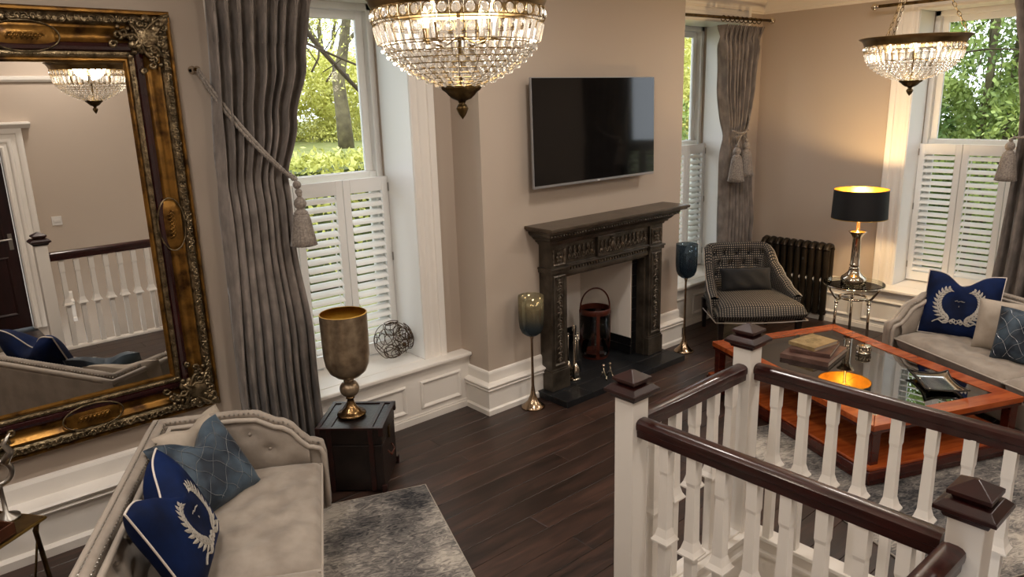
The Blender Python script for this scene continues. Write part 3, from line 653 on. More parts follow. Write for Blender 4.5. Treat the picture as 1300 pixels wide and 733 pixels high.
# companion set and small tongs
cs_ = thing('companion_set', 'polished fireside tool stand half hidden behind the left fireplace pilaster', 'fire tools', (3.90, 3.80, hz))
MB().lathe([(0, 0), (.05, 0), (.055, .008), (.03, .016), (.008, .03), (.006, .38), (.012, .40), (.012, .43), (.0, .45)], 20).build('stand', chrome_m, cs_, smooth=True)
for i, a in enumerate((0, 2.1, 4.2)):
    x, y = .045*math.cos(a), .045*math.sin(a)
    t = MB().tube([(x, y, .13), (x, y, .36)], .004, 6).ball((x, y, .37), .009).build('tool_rod', chrome_m, cs_, smooth=True)
    if i == 0: MB().box(x-.03, x+.03, y-.012, y+.012, .04, .15).build('brush_head', blackplas_m, t, bevel=.008)
    else: MB().lathe([(0, .0), (.026, .01), (.034, .06), (.02, .11), (.004, .13)], 10, x, y, .02).build('shovel_pan', chrome_m, t, smooth=True)
for i, (x, y) in enumerate(((4.075, 3.63), (4.14, 3.62))):
    fd = thing('firedog', ('left' if i == 0 else 'right')+' of the two tiny silver firedogs on the slate hearth', 'firedog', (x, y, hz), -.6, 'pair of small firedogs')
    MB().tube([(0, -.05, 0), (0, -.045, .02), (0, 0, .035), (0, .045, .045), (0, .055, .075)], .005, 8).build('body', chrome_m, fd, smooth=True)
    MB().ball((0, .055, .088), .013).build('finial', chrome_m, fd, smooth=True)
    MB().tube([(-.025, .045, 0), (-.01, .045, .03), (0, .045, .045), (.01, .045, .03), (.025, .045, 0)], .004, 6).build('foot', chrome_m, fd, smooth=True)

# ------------------------------------------------------------------ television
tv = thing('television', 'large flat black television with thin silver frame mounted above the mantelpiece', 'television', (4.135, 3.775, 1.965), rot=(math.radians(-1.0), 0, 0))
w2, h2 = .662, .378
b = MB().box(-w2, w2, -.012, .008, -h2, h2); b.build('chassis', tvside_m, tv, bevel=.004)
MB().box(-w2+.006, w2-.006, -.0145, -.012, -h2+.02, h2-.006).build('screen', black_m, tv, bevel=.001)
MB().box(-.012, .012, -.0155, -.0125, -h2+.004, -h2+.012).build('badge', M('pale_badge', '#d8d8d8', .4), tv)
MB().box(-.3, .3, .008, .075, -.2, .2).build('wall_mount', blackplas_m, tv)

# ------------------------------------------------------------------ hurricane goblets
def goblet(x, y, H, m, label):
    g = thing('floor_goblet', label, 'hurricane lamp', (x, y, 0))
    MB().lathe([(0, 0), (.088, 0), (.09, .006), (.07, .02), (.04, .05), (.02, .10), (.011, .17), (.009, H*.45), (.0085, H-.33), (.014, H-.31), (.02, H-.30), (0, H-.295)], 28).build('stem', M('pale_bronze_metal', '#a08a72', .2, 1), g, smooth=True)
    MB().lathe([(0, H-.30), (.04, H-.293), (.068, H-.272), (.084, H-.235), (.09, H-.18), (.091, H-.1), (.090, H)], 40, wob=lambda a, z: 1+.012*math.cos(12*a)).build('glass_bowl', m, g, smooth=True, solid=.003)
    return g
goblet(3.38, 3.715, .85, gobA_m, 'tall stemmed floor goblet with amber to smoke glass left of the fireplace')
goblet(5.15, 3.665, .965, gobB_m, 'tall stemmed floor goblet with smoky blue glass right of the fireplace')

# ------------------------------------------------------------------ radiator
ra = thing('column_radiator', 'tall dark bronze column radiator in the corner behind the armchair', 'radiator', (6.87, 3.575, 0))
sec0 = None
for k in range(10):
    y = -.33+.0735*k
    if sec0 is None:
        b = MB()
        for dx in (-.045, .045):
            b.tube([(dx, 0, .06), (dx, 0, .12), (dx, 0, .66), (dx*.8, 0, .71)], .02, 10, rs=[.03, .028, .028, .03])
        b.tube([(-.06, 0, .70), (-.035, 0, .735), (0, 0, .745), (.035, 0, .735), (.06, 0, .70)], .028, 10)
        b.tube([(-.06, 0, .10), (0, 0, .07), (.06, 0, .10)], .028, 10)
        b.box(-.045, .045, -.008, .008, .1, .7)
        sec0 = b.build('radiator_section', rad_m, ra, auto=50, loc=(0, y, 0)); sec0.scale = (1, 1.15, 1)
    else: dup(sec0, ra, (0, y, 0))
for y in (-.33, .33):
    for dx in (-.05, .05): MB().frust(dx, y, 0, .02, .09, .012).build('foot', rad_m, ra, bevel=.003)
b = MB().tube([(-.0, -.37, .09), (0, -.42, .09), (0, -.42, .0)], .009, 8).lathe([(.018, 0), (.02, .02), (.017, .05), (.01, .06), (0, .06)], 12, 0, -.42, .10); b.build('valve', chrome_m, ra, smooth=True)
for (y, z) in ((-.11, .60),): MB().box(-.075, -.068, y-.01, y+.01, z-.012, z+.012).build('maker_badge', steel_m, ra)

# ------------------------------------------------------------------ cushions
def cushion(name, label, cat, loc, rot, w_, h, t, m, chop=0, pipe=None, group=None, wreath=False, lattice=False, pinch=.03):
    root = thing(name, label, cat, loc, rot=rot, group=group)
    def pos(u, v, s):
        # u,v in -1..1 ; s = +1 front, -1 back ; local y = -front
        x = u*w_/2; z = v*h/2
        ed = (1-u**4)*(1-v**4); ed = max(ed, 0)
        x *= 1-pinch*(1-abs(v)**2)*1.0*(abs(u)**2); z *= 1-pinch*(1-u*u)*(abs(v)**2)
        th = t/2*ed**.55
        if chop:
            tt = max(0, (v+.1)/1.1); k = math.exp(-(u/.38)**2)*tt**1.6
            z -= chop*k*h; th *= 1+.25*k
            x += (-.06 if u < 0 else .06)*0*tt
        wr = .004*math.sin(u*9+v*4)*ed
        return Vector((x, -s*(th+wr), z+h/2))
    n = 26; b = MB()
    for s in (1, -1):
        b.grid(lambda a, c, s=s: pos((a*2-1)*s, c*2-1, s), n, n)
    b.build('cover', m, root, smooth=True)
    me = root.children[0].data
    if pipe:
        P = []
        for k in range(60): P.append(pos(-1+2*k/60, -1, 1))
        for k in range(60): P.append(pos(1, -1+2*k/60, 1))
        for k in range(60): P.append(pos(1-2*k/60, 1, 1))
        for k in range(60): P.append(pos(-1, 1-2*k/60, 1))
        MB().tube(P, .0045, 6, closed=True).build('piping', pipe, root, smooth=True)
    def surf(x, z):  # x,z metres from centre -> point just proud of the front
        u, v = x/(w_/2), z/(h/2); p = pos(u, v, 1); p.y -= .002; return p
    if wreath:
        b = MB(); R0 = min(w_, h)*.29
        def leaf(cx, cz, ang, L, wd):
            c, s = math.cos(ang), math.sin(ang); o = []
            for a, r in ((0, 0), (.25, 1), (.6, .9), (1, 0), (.6, -.9), (.25, -1)):
                x = cx+c*a*L-s*r*wd; z = cz+s*a*L+c*r*wd; o.append(surf(x, z))
            mid = surf(cx+c*.5*L, cz+s*.5*L); mid.y -= .003
            b.add(o+[mid], [(0, 1, 6), (1, 2, 6), (2, 3, 6), (3, 4, 6), (4, 5, 6), (5, 0, 6)])
        for sgn in (-1, 1):
            pts = []
            for k in range(12):
                a = -PI/2+sgn*(.35+k*.195); x, z = R0*math.cos(a), R0*math.sin(a)-.005; pts.append(surf(x, z))
                tan = a+sgn*PI/2
                L = .058*(1-.03*k); leaf(x, z, tan+.75, L, .0085); leaf(x, z, tan-.75, L, .0085); leaf(x, z, tan, L*.7, .008)
            b.tube(pts, .003, 5)
        for sgn in (-1, 1):   # ribbon tails
            b.tube([surf(sgn*(.01+.018*k), -R0-.012+.012*math.sin(k*1.3)) for k in range(9)], .005, 5)
            b.tube([surf(sgn*(.02+.012*math.cos(q)), -R0+.004+.012*math.sin(q)) for q in [i*.7 for i in range(9)]], .004, 5)
        for k in range(3): b.tube([surf(-.03+.03*k+.01*math.cos(q), -R0-.005+.014*math.sin(q)) for q in [i*.78 for i in range(9)]], .004, 5)
        for k in range(7): leaf(-.032+.009*k, .012+.004*math.sin(k*2), .5+.3*math.sin(k*3), .014, .003)   # centre motif
        leaf(0, -.02, -PI/2, .014, .003)
        b.build('wreath_embroidery', embr_m, root)
    if lattice:
        b = MB(); st = .115
        for fam in (1, -1):
            for k in range(-4, 5):
                pts = []
                for q in range(41):
                    s_ = (q/20-1)*.33; x = s_*.8+fam*0; z = fam*s_*.8*1.25+k*st+.012*math.sin(s_*55+k)
                    if abs(x) < w_*.47 and abs(z) < h*.46: pts.append(surf(x, z))
                    elif len(pts) > 1: b.tube(pts, .0011, 4); pts = []
                    else: pts = []
                if len(pts) > 1: b.tube(pts, .0011, 4)
                for p in pts[::6]: b.ball(p, .0034, 5, 4)
        b.build('beaded_lattice', M('silver_bead_thread', '#a5a9ae', .3, .8), root, kind='stuff')
    return root

# ------------------------------------------------------------------ sofas
def make_sofa(label):
    s = thing('sofa', label, 'sofa')
    LN, DP, TH = 2.06, .80, .10; BH, AH, SH = .71, .50, .43; x1 = LN/2
    # local: +x along length, -y is front. back outer face at y=0
    def wallpt(t, side):  # plan path of the outer shell
        pass
    def arm_h(d):  # height along the arm, d = distance from the back
        return curve([(0, BH), (.46, BH), (.62, BH-.07), (.75, AH+.015), (DP, AH)], d)
    # back panel
    b = MB()
    def bk(u, v):
        x = lerp(-x1+.02, x1-.02, u); z = lerp(.14, BH-.02, v); return (x, -.012-.02*(1-v), z)
    b.box(-x1, x1, -.05, 0, .12, BH-.03); b.build('back_shell', velvet_m, s, bevel=.012, seg=3)
    # rolled flaring top of the back and arms, in three welts
    for j, (off, dz, r) in enumerate(((.012, 0, .016), (.055, .012, .022), (.098, -.004, .013))):
        P = [(-x1+off, -DP+.01, AH+dz-.15)]
        P = []
        dd = [DP-.005, .775, .76, .74, .70, .66, .62, .58, .54, .50, .4, .3, .2, off]
        for d in dd: P.append((-x1+off, -d, arm_h(d)+dz-.02))
        for k in range(1, 20): P.append((lerp(-x1+off, x1-off, k/20), -off, BH+dz-.02))
        for d in dd[::-1]: P.append((x1-off, -d, arm_h(d)+dz-.02))
        fz = [(-x1+off, -DP+.002-.006*j, z) for z in (.14, .25, .35, .44)]
        P = fz+P+[(x1-off, y, z) for (_, y, z) in fz[::-1]]
        MB().tube(P, r, 10).build('welt', velvet_m if j == 1 else velpipe_m, s, smooth=True)
    for off, dz in ((.034, -.002), (.08, .0)):   # nailhead rows
        b = MB(); k = 0
        L = 2*(DP-.05)+LN-2*off
        n = 150
        for k in range(n):
            t = k/(n-1)*L
            if t < DP-.05-0: d = DP-.02-t; p = (-x1+off, -d, arm_h(d)+dz)
            elif t < DP-.05+LN-2*off: p = (-x1+off+(t-(DP-.05)), -off, BH+dz)
            else: d = off+(t-(DP-.05)-(LN-2*off)); p = (x1-off, -min(d, DP-.01), arm_h(d)+dz)
            b.ball(p, .0048, 5, 4)
        b.build('nailhead_trim', steel_m, s, kind='stuff')
    # arms
    for sg in (-1, 1):
        prof = [(0, .12)]+[(DP-.0, .12)]+[(DP-.004, AH-.02)]+[(d, arm_h(d)-.02) for d in (.775, .76, .74, .70, .66, .62, .58, .54, .50, .3)]+[(0, BH-.02)]
        MB().prism(prof, lambda u, v, t: (sg*t, -u, v), x1-.085 if sg > 0 else x1-.085, x1-.004).build('arm', velvet_m, s, auto=35)
        # tufted arm lining
        def al(u, v, sg=sg):
            d = lerp(.10, DP-.06, u); zt = arm_h(d)-.02; z = lerp(.38, zt, v); bulge = .028*math.sin(PI*min(1, v*1.05))**.5*(1-.0*u)
            for (bd, bz) in ((.28, .60), (.46, .60), (.37, .51), (.55, .51), (.19, .51)):
                bulge -= .024*math.exp(-((d-bd)**2+(z-bz)**2)/.0009)
            return (sg*(x1-.085-max(bulge, 0)), -d, z)
        MB().grid(al, 30, 16).build('arm_padding', velvet_m, s, smooth=True)
        for (bd, bz) in ((.28, .60), (.46, .60), (.37, .51), (.55, .51), (.19, .51)): MB().ball((sg*(x1-.091), -bd, bz), .009, 8, 5).build('button', velvet_m, s, smooth=True)
    btn = [(x, z) for x in [-.81+.18*k for k in range(10)] for z in (.62,)]+[(x, .52) for x in [-.72+.18*k for k in range(9)]]
    def bl(u, v):
        x = lerp(-x1+.08, x1-.08, u); z = lerp(.38, BH-.02, v); bulge = .05*math.sin(PI*min(1, v*1.02))**.5 if v < 1 else 0
        for (bx_, bz) in btn:
            q = ((x-bx_)**2+(z-bz)**2)/.0011
            if q < 6: bulge -= .034*math.exp(-q)
        return (x, -.055-.045*(1-v)-max(bulge, 0), z)
    MB().grid(bl, 110, 20).build('back_padding', velvet_m, s, smooth=True)
    for (bx_, bz) in btn: MB().ball((bx_, -.10+.03*(bz-.5), bz), .009, 8, 5).build('button', velvet_m, s, smooth=True)
    # base
    MB().box(-x1+.06, x1-.06, -DP+.03, -.05, .12, .30).build('seat_base', velvet_m, s, bevel=.015, seg=3)
    for sg in (-1, 1):
        def top(u, v, sg=sg):
            a, c = u*2-1, v*2-1; ed = max(0, (1-a**6)*(1-c**6)); x = sg*.4675+a*.462; y = -.435+c*.36
            z = .385+.055*ed**.35+.006*math.sin(x*34+y*19)*ed+.004*math.sin(y*60+math.sin(x*12)*3)*ed
            return (x, y, z)
        def bot(u, v, sg=sg):
            a, c = -(u*2-1), v*2-1; ed = max(0, (1-a**8)*(1-c**8)); return (sg*.4675+a*.462, -.435+c*.36, .385-.095*ed**.3)
        MB().grid(top, 44, 36).grid(bot, 44, 36).build('seat_cushion', velvet_m, s, smooth=True)
        P = [(sg*.4675+a*.463, -.435+c*.361, .387) for a, c in [(-1+2*k/20, -1) for k in range(20)]+[(1, -1+2*k/20) for k in range(20)]+[(1-2*k/20, 1) for k in range(20)]+[(-1, 1-2*k/20) for k in range(20)]]
        MB().tube(P, .006, 6, closed=True).build('seat_piping', velpipe_m, s, smooth=True)
    for sx in (-1, 1):
        for y in (-.07, -DP+.07): MB().frust(sx*(x1-.08), y, 0, .018, .13, .028).build('leg', wood_dk, s)
    return s
A1 = math.radians(63.0)
Lv = Vector((math.cos(A1), math.sin(A1), 0)); Dv = Vector((math.sin(A1), -math.cos(A1), 0))
sofa1 = make_sofa('taupe velvet tufted sofa below the gilt mirror, seen from above at lower left')
c0 = Vector((.84, 3.75, 0)); sofa1.location = c0-Lv*1.03; sofa1.rotation_euler = (0, 0, A1)
A2 = math.radians(62.5); L2 = Vector((math.cos(A2), math.sin(A2), 0)); D2 = Vector((math.sin(A2), -math.cos(A2), 0))
sofa2 = copy_tree(sofa1); sofa2['label'] = 'taupe velvet tufted sofa by the right-hand window, beyond the coffee table'
fl2 = Vector((5.60, 2.17, 0)); c2 = fl2+D2*.80; sofa2.location = c2-L2*1.03; sofa2.rotation_euler = (0, 0, A2+PI)

# cushion placement helpers: local frame of sofa1
def s1(u, d, z): return c0-Lv*u+Dv*d+Vector((0, 0, z))         # u from the far corner, d from the back
def s2(u, d, z): return c2-L2*u-D2*d+Vector((0, 0, z))
R = math.radians
cushion('cushion', 'navy velvet cushion with white piping and silver laurel embroidery on the lower-left sofa', 'cushion', s1(.92, .35, .43), (R(-24), 0, A1), .52, .45, .17, navy_m, chop=.26, pipe=wpipe_m, wreath=True)
cushion('cushion', 'dusty blue velvet cushion with silver beaded lattice on the lower-left sofa', 'cushion', s1(.45, .385, .435), (R(-38), 0, A1-R(38)), .42, .40, .13, blue_m, chop=.24, lattice=True)
cushion('cushion', 'plain cream cushion behind the beaded blue one, in the far corner of the lower-left sofa', 'cushion', s1(.21, .30, .43), (R(-26), 0, A1-R(34)), .42, .335, .12, crm_m, chop=.12)
cushion('cushion', 'navy velvet cushion with a full silver laurel wreath on the right-hand sofa', 'cushion', s2(.32, .47, .43), (R(-25), 0, A2+PI+R(36)), .49, .48, .15, navy_m, chop=.20, pipe=wpipe_m, wreath=True)
cushion('cushion', 'plain cream cushion between the navy and blue cushions on the right-hand sofa', 'cushion', s2(.71, .43, .43), (R(-14), 0, A2+PI+R(30)), .42, .35, .13, crm_m, chop=.0)
cushion('cushion', 'dusty blue velvet cushion with silver beaded lattice at the right edge of the photo', 'cushion', s2(.92, .51, .43), (R(-20), 0, A2+PI+R(28)), .40, .36, .13, blue_m, chop=.05, lattice=True)

# ------------------------------------------------------------------ mirror
mi = thing('wall_mirror', 'huge gilt and oxblood framed mirror with scrolled silver corners on the left wall', 'mirror', (.648, YW-.022, 1.613), rot=(math.radians(.5), 0, math.radians(.5)))
MW, MH = .648, 1.066   # half outer
MB().box(-MW+.24, MW-.24, -.045, -.04, -MH+.24, MH-.24).build('mirror_glass', mirror_m, mi)
MB().box(-MW+.02, MW-.02, -.03, -.0, -MH+.02, MH-.02).build('backing_board', blackplas_m, mi)
def frame_band(name, prof, m, **k):
    """prof: (inset from outer edge, height out of wall)"""
    b = MB(); n = len(prof); v = []; f = []
    for sx, sz in ((-1, -1), (1, -1), (1, 1), (-1, 1)):
        for a, h in prof: v.append((sx*(MW-a), -h, sz*(MH-a)))
    for q in range(4):
        j = (q+1) % 4
        for i in range(n-1): f.append((q*n+i, j*n+i, j*n+i+1, q*n+i+1))
    return b.add(v, f).build(name, m, mi, auto=30, **k)
frame_band('outer_gilt_edge', [(0, 0), (0, .05), (.008, .06), (.018, .06), (.024, .05)], mgold_m)
frame_band('outer_relief_band', [(.024, .05), (.03, .062), (.045, .072), (.06, .072), (.07, .062), (.075, .055)], msilv_m)
frame_band('gilt_cove', [(.075, .055), (.08, .064), (.09, .066), (.10, .058)]+[(.10+.055*i/6, .058-.014*math.sin(PI*i/6)) for i in range(1, 7)], mgold_m)
frame_band('lacquer_band', [(.155, .058), (.16, .066), (.175, .072), (.19, .068), (.197, .058)], mred_m)
frame_band('inner_relief_band', [(.197, .058), (.20, .064), (.212, .066), (.222, .062), (.226, .054)], msilv_m)
frame_band('inner_gilt_edge', [(.226, .054), (.23, .058), (.238, .058), (.248, .045), (.25, .040)], mgold_m)
def along(n_per, fn):
    for side in range(4):
        L = (MW if side % 2 == 0 else MH); n = int(n_per*L)
        for k in range(n):
            t = (k+.5)/n*2-1
            yield side, t
def fpnt(side, t, ins, h):
    if side == 0: return Vector((t*(MW-ins), -h, -(MH-ins)))
    if side == 1: return Vector(((MW-ins), -h, t*(MH-ins)))
    if side == 2: return Vector((t*(MW-ins), -h, (MH-ins)))
    return Vector((-(MW-ins), -h, t*(MH-ins)))
b = MB()
for side, t in along(62, None):
    c = fpnt(side, t, .05, .074); ax = Vector((1, 0, 0)) if side % 2 == 0 else Vector((0, 0, 1)); pz = Vector((0, 0, 1)) if side % 2 == 0 else Vector((1, 0, 0))
    sgn = random.choice((-1, 1)); ph = random.uniform(0, 6)
    b.tube([c+ax*(.015*math.cos(q+ph)*(1-.1*q))+pz*sgn*(.019*math.sin(q+ph)*(1-.1*q)) for q in [i*.9 for i in range(7)]], .0046, 5)
    b.ball(c+ax*.012, .0065, 5, 4)
b.build('scroll_relief', msilv_m, mi, smooth=True, kind='stuff')
b = MB()
for side, t in along(90, None): b.ball(fpnt(side, t, .212, .066), .0042, 5, 4)
b.build('inner_beading', msilv_m, mi, smooth=True, kind='stuff')
for sx in (-1, 1):
    for sz in (-1, 1):
        b = MB(); e1 = Vector((-sx, 0, 0)); e2 = Vector((0, 0, -sz)); C0 = Vector((sx*MW, -.075, sz*MH)); rnd = random.Random(5)
        def P(a, c_, h=0): return C0+e1*a+e2*c_+Vector((0, -h, 0))
        for k in range(9):     # diagonal leaf spine
            a = .045+.022*k; b.ball(P(a, a, .01), .026-.0015*k, 7, 5, (1, .6, 1))
        for fam in (0, 1):
            for k in range(9):
                u = .05+.026*k; v = .05+.012*k+.02*math.sin(k*1.7); q0 = rnd.uniform(0, 6); r = rnd.uniform(.012, .022)
                pts = [((u+.03+r*math.cos(q+q0)*(1-.09*q)), (v+r*math.sin(q+q0)*(1-.09*q))) for q in [i*.8 for i in range(9)]]
                b.tube([P(*(p if fam else p[::-1]), .008) for p in pts], .0085, 6)
            for k in range(10):
                p = (.06+.022*k, .045+.010*k*abs(math.sin(k))); b.ball(P(*(p if fam else p[::-1]), .008), .012, 6, 4)
        for s_ in (-1, 1):     # crossed stems
            b.tube([P(.09+.13*(i/8)+s_*.02, .22-.13*(i/8)+s_*.025*math.sin(i), .012) for i in range(9)], .009, 6)
            b.tube([P(.02+.18*(i/8), .02+.16*(i/8)+s_*.03*math.sin(i*.4), .012) for i in range(9)], .009, 6)
        for k in range(12):
            a = k*.52; rr_ = .068+.012*math.sin(3*a); b.ball(P(.125+rr_*math.cos(a), .125+rr_*math.sin(a), -.002), .026, 7, 5, (1, .55, 1))
        b.ball(P(.125, .125, .0), .06, 12, 8, (1, .4, 1))
        b.build('corner_ornament', msilv_m, mi, smooth=True)
for side, t in ((0, 0), (1, 0), (2, 0), (3, 0)):
    c = fpnt(side, t, .135, .062); ax = Vector((1, 0, 0)) if side % 2 == 0 else Vector((0, 0, 1)); pz = Vector((0, 0, 1)) if side % 2 == 0 else Vector((1, 0, 0)); out = Vector((0, -1, 0))
    b = MB()
    b.grid(lambda u, v: c+ax*((u*2-1)*.125)+pz*((v*2-1)*.055)+out*(.014*max(0, 1-(u*2-1)**4)*max(0, 1-(v*2-1)**2)), 14, 8)
    q = b.build('cartouche', mgold_m, mi, smooth=True)
    b = MB(); b.tube([c+ax*(.14*math.cos(a))+pz*(.068*math.sin(a))+out*.012 for a in [2*PI*i/36 for i in range(36)]], .004, 6, closed=True); b.build('rope_border', msilv_m, q, smooth=True)
    b = MB()
    for k in range(7):
        x = -.06+.02*k
        b.tube([c+ax*(x+.016*math.cos(a))+pz*(.016*math.sin(a*1.3))+out*.018 for a in [i*.9 for i in range(7)]], .004, 5)
        b.ball(c+ax*x+out*.018, .008, 6, 4)
    b.build('scroll_crest', mgold_m, q, smooth=True)

# ------------------------------------------------------------------ curtains
def make_curtain(label, fn, zt, zb, xl, xr, folds, tie, seed, amp=.05):
    """fn(u,o,z) maps; xl/xr: tables z->u"""
    root = thing('curtain', label, 'curtain', fn((xl[0][1]+xr[0][1])/2, 0, zb)); inv = Vector(root.location); rnd = random.Random(seed)
    ph = [rnd.uniform(.7, 1.3) for _ in range(folds+2)]
    cum = [0]
    for k in range(folds): cum.append(cum[-1]+ph[k])
    def fold(s):
        t = s*cum[-1]
        for k in range(folds):
            if t <= cum[k+1]: return k+(t-cum[k])/ph[k]
        return folds
    def pos(s, v):
        z = lerp(zb, zt, v); a, c = curve(xl, z), curve(xr, z)
        f = fold(s); wdt = abs(c-a); k = amp*(.55+.45*min(1, .6/wdt))
        pinch = 1-.75*math.exp(-((z-(zt-.10))/.05)**2)
        d = math.exp(-((z-tie)/.10)**2)
        y = k*pinch*(1-.45*d)*(math.cos(2*PI*f)+.25*math.sin(4*PI*f+z*2+ph[int(f) % folds]*5))
        u = lerp(a, c, s)+.010*math.sin(2*PI*f+z*3)*pinch
        return Vector(fn(u, y, z))-inv
    nu, nv = folds*12, 70
    MB().grid(pos, nu, nv).build('drape', curt_m, root, smooth=True, solid=.004)
    b = MB()
    for k in range(folds):     # pinch pleat tucks
        s = (cum[k]+ph[k]*.5)/cum[-1]; p = pos(s, (zt-.10-zb)/(zt-zb)); q = pos(s, 1)
        for e in (-1, 1):
            b.tube([q+Vector(fn(e*.018, -.012, 0))-Vector(fn(0, 0, 0)), p+Vector(fn(e*.004, -.02, 0))-Vector(fn(0, 0, 0)), pos(s+e*.012, (zt-.3-zb)/(zt-zb))], .006, 6)
    b.build('pleat_stitching', curt_m, root, smooth=True, kind='stuff')
    return root, pos, inv
def tassel(parent, p, h=.28, r=.062):
    """p: top point, local to parent"""
    t = MB().ball((0, 0, -.01), .016, 10, 6).lathe([(0, -.02), (.014, -.022), (.03, -.04), (.036, -.06), (.03, -.08), (.02, -.088), (.032, -.10), (.04, -.11), (.036, -.12)], 16).build('tassel_head', rope_m, parent, smooth=True, loc=p)
    s = h-.12
    MB().lathe([(.0, -.115), (.04, -.118), (.048, -.15), (.052, -.18), (r*.95, -.12-s*.8), (r*1.05, -.12-s), (r*.9, -.12-s-.004), (0, -.12-s)], 60, wob=lambda a, z: 1+.05*math.cos(20*a)+.03*math.cos(33*a+1)).build('tassel_skirt', rope_m, t, smooth=True)
c1, pos1, inv1 = make_curtain('long grey velvet curtain beside the gilt mirror, roped to a wall hook', lambda u, o, z: (u, 4.0+o, z), 2.83, .02,
    [(.02, 1.36), (.54, 1.375), (1.58, 1.415), (2.83, 1.455)], [(.02, 1.87), (.83, 1.86), (1.47, 1.79), (1.80, 1.80), (2.13, 1.89), (2.43, 1.98), (2.83, 2.04)], 9, 1.8, 3)
c2_, pos2, inv2 = make_curtain('grey velvet curtain right of the fireplace window with two rope tassels', lambda u, o, z: (u, 4.0+o, z), 2.80, .44,
    [(.44, 6.20), (.8, 6.17), (1.5, 6.18), (1.78, 6.19), (2.3, 6.08), (2.8, 6.03)], [(.44, 6.74), (.9, 6.72), (1.4, 6.62), (1.85, 6.51), (2.3, 6.60), (2.8, 6.69)], 8, 1.8, 4)
c3, pos3, inv3 = make_curtain('grey velvet curtain at the right edge of the photo, over the right-hand window', lambda u, o, z: (6.80-o, u, z), 2.83, .02,
    [(.02, 1.84), (.5, 1.82), (1.0, 1.80), (1.6, 1.79), (1.95, 1.79), (2.4, 1.84), (2.83, 1.92)], [(.02, 1.12), (1.0, 1.13), (1.95, 1.15), (2.83, 1.1)], 9, 1.8, 6)
# rope tiebacks (parts of their curtain)
def twist(b, pts, r):
    P = [Vector(p) for p in pts]
    for s in (0, PI):
        q = []
        for i in range(len(P)-1):
            for k in range(5):
                t = k/5; c = P[i].lerp(P[i+1], t); a = (i*5+k)*.9+s; q.append(c+Vector((0, math.cos(a)*r*.7, math.sin(a)*r*.7)))
        b.tube(q, r, 6)
def bez(pts, n):
    out = []
    for i in range(n+1):
        t = i/n; Q = [Vector(p) for p in pts]
        while len(Q) > 1: Q = [Q[k].lerp(Q[k+1], t) for k in range(len(Q)-1)]
        out.append(Q[0])
    return out
b = MB()
for o in (0, .035):
    twist(b, [p-inv1 for p in bez([(1.40, 4.09-.3*o, 2.39+o*.2), (1.45, 3.98, 2.19+o*1.6), (1.58, 3.90, 1.98+o*.5), (1.78, 3.885, 1.80)], 26)], .0075)
b.build('tieback_rope', rope_m, c1, smooth=True)
tb = MB(); twist(tb, [p-inv1 for p in bez([(1.78, 3.885, 1.80), (1.84, 3.93, 1.80), (1.83, 4.05, 1.83), (1.6, 4.10, 1.95)], 10)], .0075); tb.build('tieback_rope', rope_m, c1, smooth=True)
b = MB().ball(Vector((1.785, 3.872, 1.775))-inv1, .024).ball(Vector((1.79, 3.87, 1.735))-inv1, .02); b.build('rope_knot', rope_m, c1, smooth=True)
tassel(c1, Vector((1.79, 3.865, 1.73))-inv1, .295, .068)
hk = thing('tieback_hook', 'small chrome curtain hook on the wall between mirror and curtain', 'hook', (1.40, YW, 2.40))
MB().lathe([(.022, 0), (.022, .006), (.008, .01), (.008, .06), (.014, .065), (.018, .08), (.0, .095)], 16).xf(Matrix.Rotation(PI/2, 4, 'X')).build('hook_post', chrome_m, hk, smooth=True)
b = MB(); twist(b, [p-inv2 for p in bez([(6.55, 4.02, 2.12), (6.50, 3.92, 1.90), (6.36, 3.88, 1.80), (6.20, 3.92, 1.80)], 16)], .0065)
twist(b, [p-inv2 for p in bez([(6.18, 3.93, 1.86), (6.26, 3.88, 1.80), (6.40, 3.89, 1.86)], 8)], .0065); b.build('tieback_rope', rope_m, c2_, smooth=True)
tassel(c2_, Vector((6.18, 3.87, 1.73))-inv2, .34, .07); tassel(c2_, Vector((6.32, 3.86, 1.77))-inv2, .34, .07)
MB().tube([Vector((6.26, 3.88, 1.82))-inv2, Vector((6.18, 3.87, 1.73))-inv2], .006).tube([Vector((6.28, 3.88, 1.82))-inv2, Vector((6.32, 3.86, 1.77))-inv2], .006).build('tassel_cord', rope_m, c2_)
tassel(c3, Vector((6.67, 1.80, 1.80))-inv3, .32, .07)
b = MB(); twist(b, [p-inv3 for p in bez([(6.95, 1.15, 2.2), (6.70, 1.3, 1.9), (6.68, 1.6, 1.8), (6.67, 1.80, 1.81)], 14)], .007); b.build('tieback_rope', rope_m, c3, smooth=True)
def pole(label, p0, p1, ends=(1,)):
    p0, p1 = Vector(p0), Vector(p1); r = thing('curtain_pole', label, 'curtain pole', (p0+p1)/2); O = Vector(r.location)
    MB().tube([p0-O, p1-O], .014, 12).build('pole', brass_m, r, auto=50)
    d = (p1-p0).normalized()
    for e in (p0, p1):
        s = d if e == p1 else -d
        MB().ball(e-O+s*.035, .03, 12, 8).tube([e-O, e-O+s*.012], .02, 10).build('finial', chrome_m, r, smooth=True)
    return r
pl = pole('brass curtain pole with ringed curtain and ball end beside the corner', (5.45, 4.0, 2.86), (6.86, 4.0, 2.87)); O = Vector(pl.location)
for k in range(9):
    x = 6.06+.075*k; MB().tube([(x-O.x, .022*math.cos(a), 2.862-O.z+.024*math.sin(a)-.006) for a in [2*PI*i/16 for i in range(16)]], .004, 5, closed=True).build('curtain_ring', brass_m, pl, smooth=True)
pole('brass curtain pole above the left window, mostly above the picture', (1.36, 4.0, 2.885), (2.98, 4.0, 2.885)); pole('brass curtain pole above the right-hand window', (6.80, 1.0, 2.885), (6.80, 2.95, 2.885))

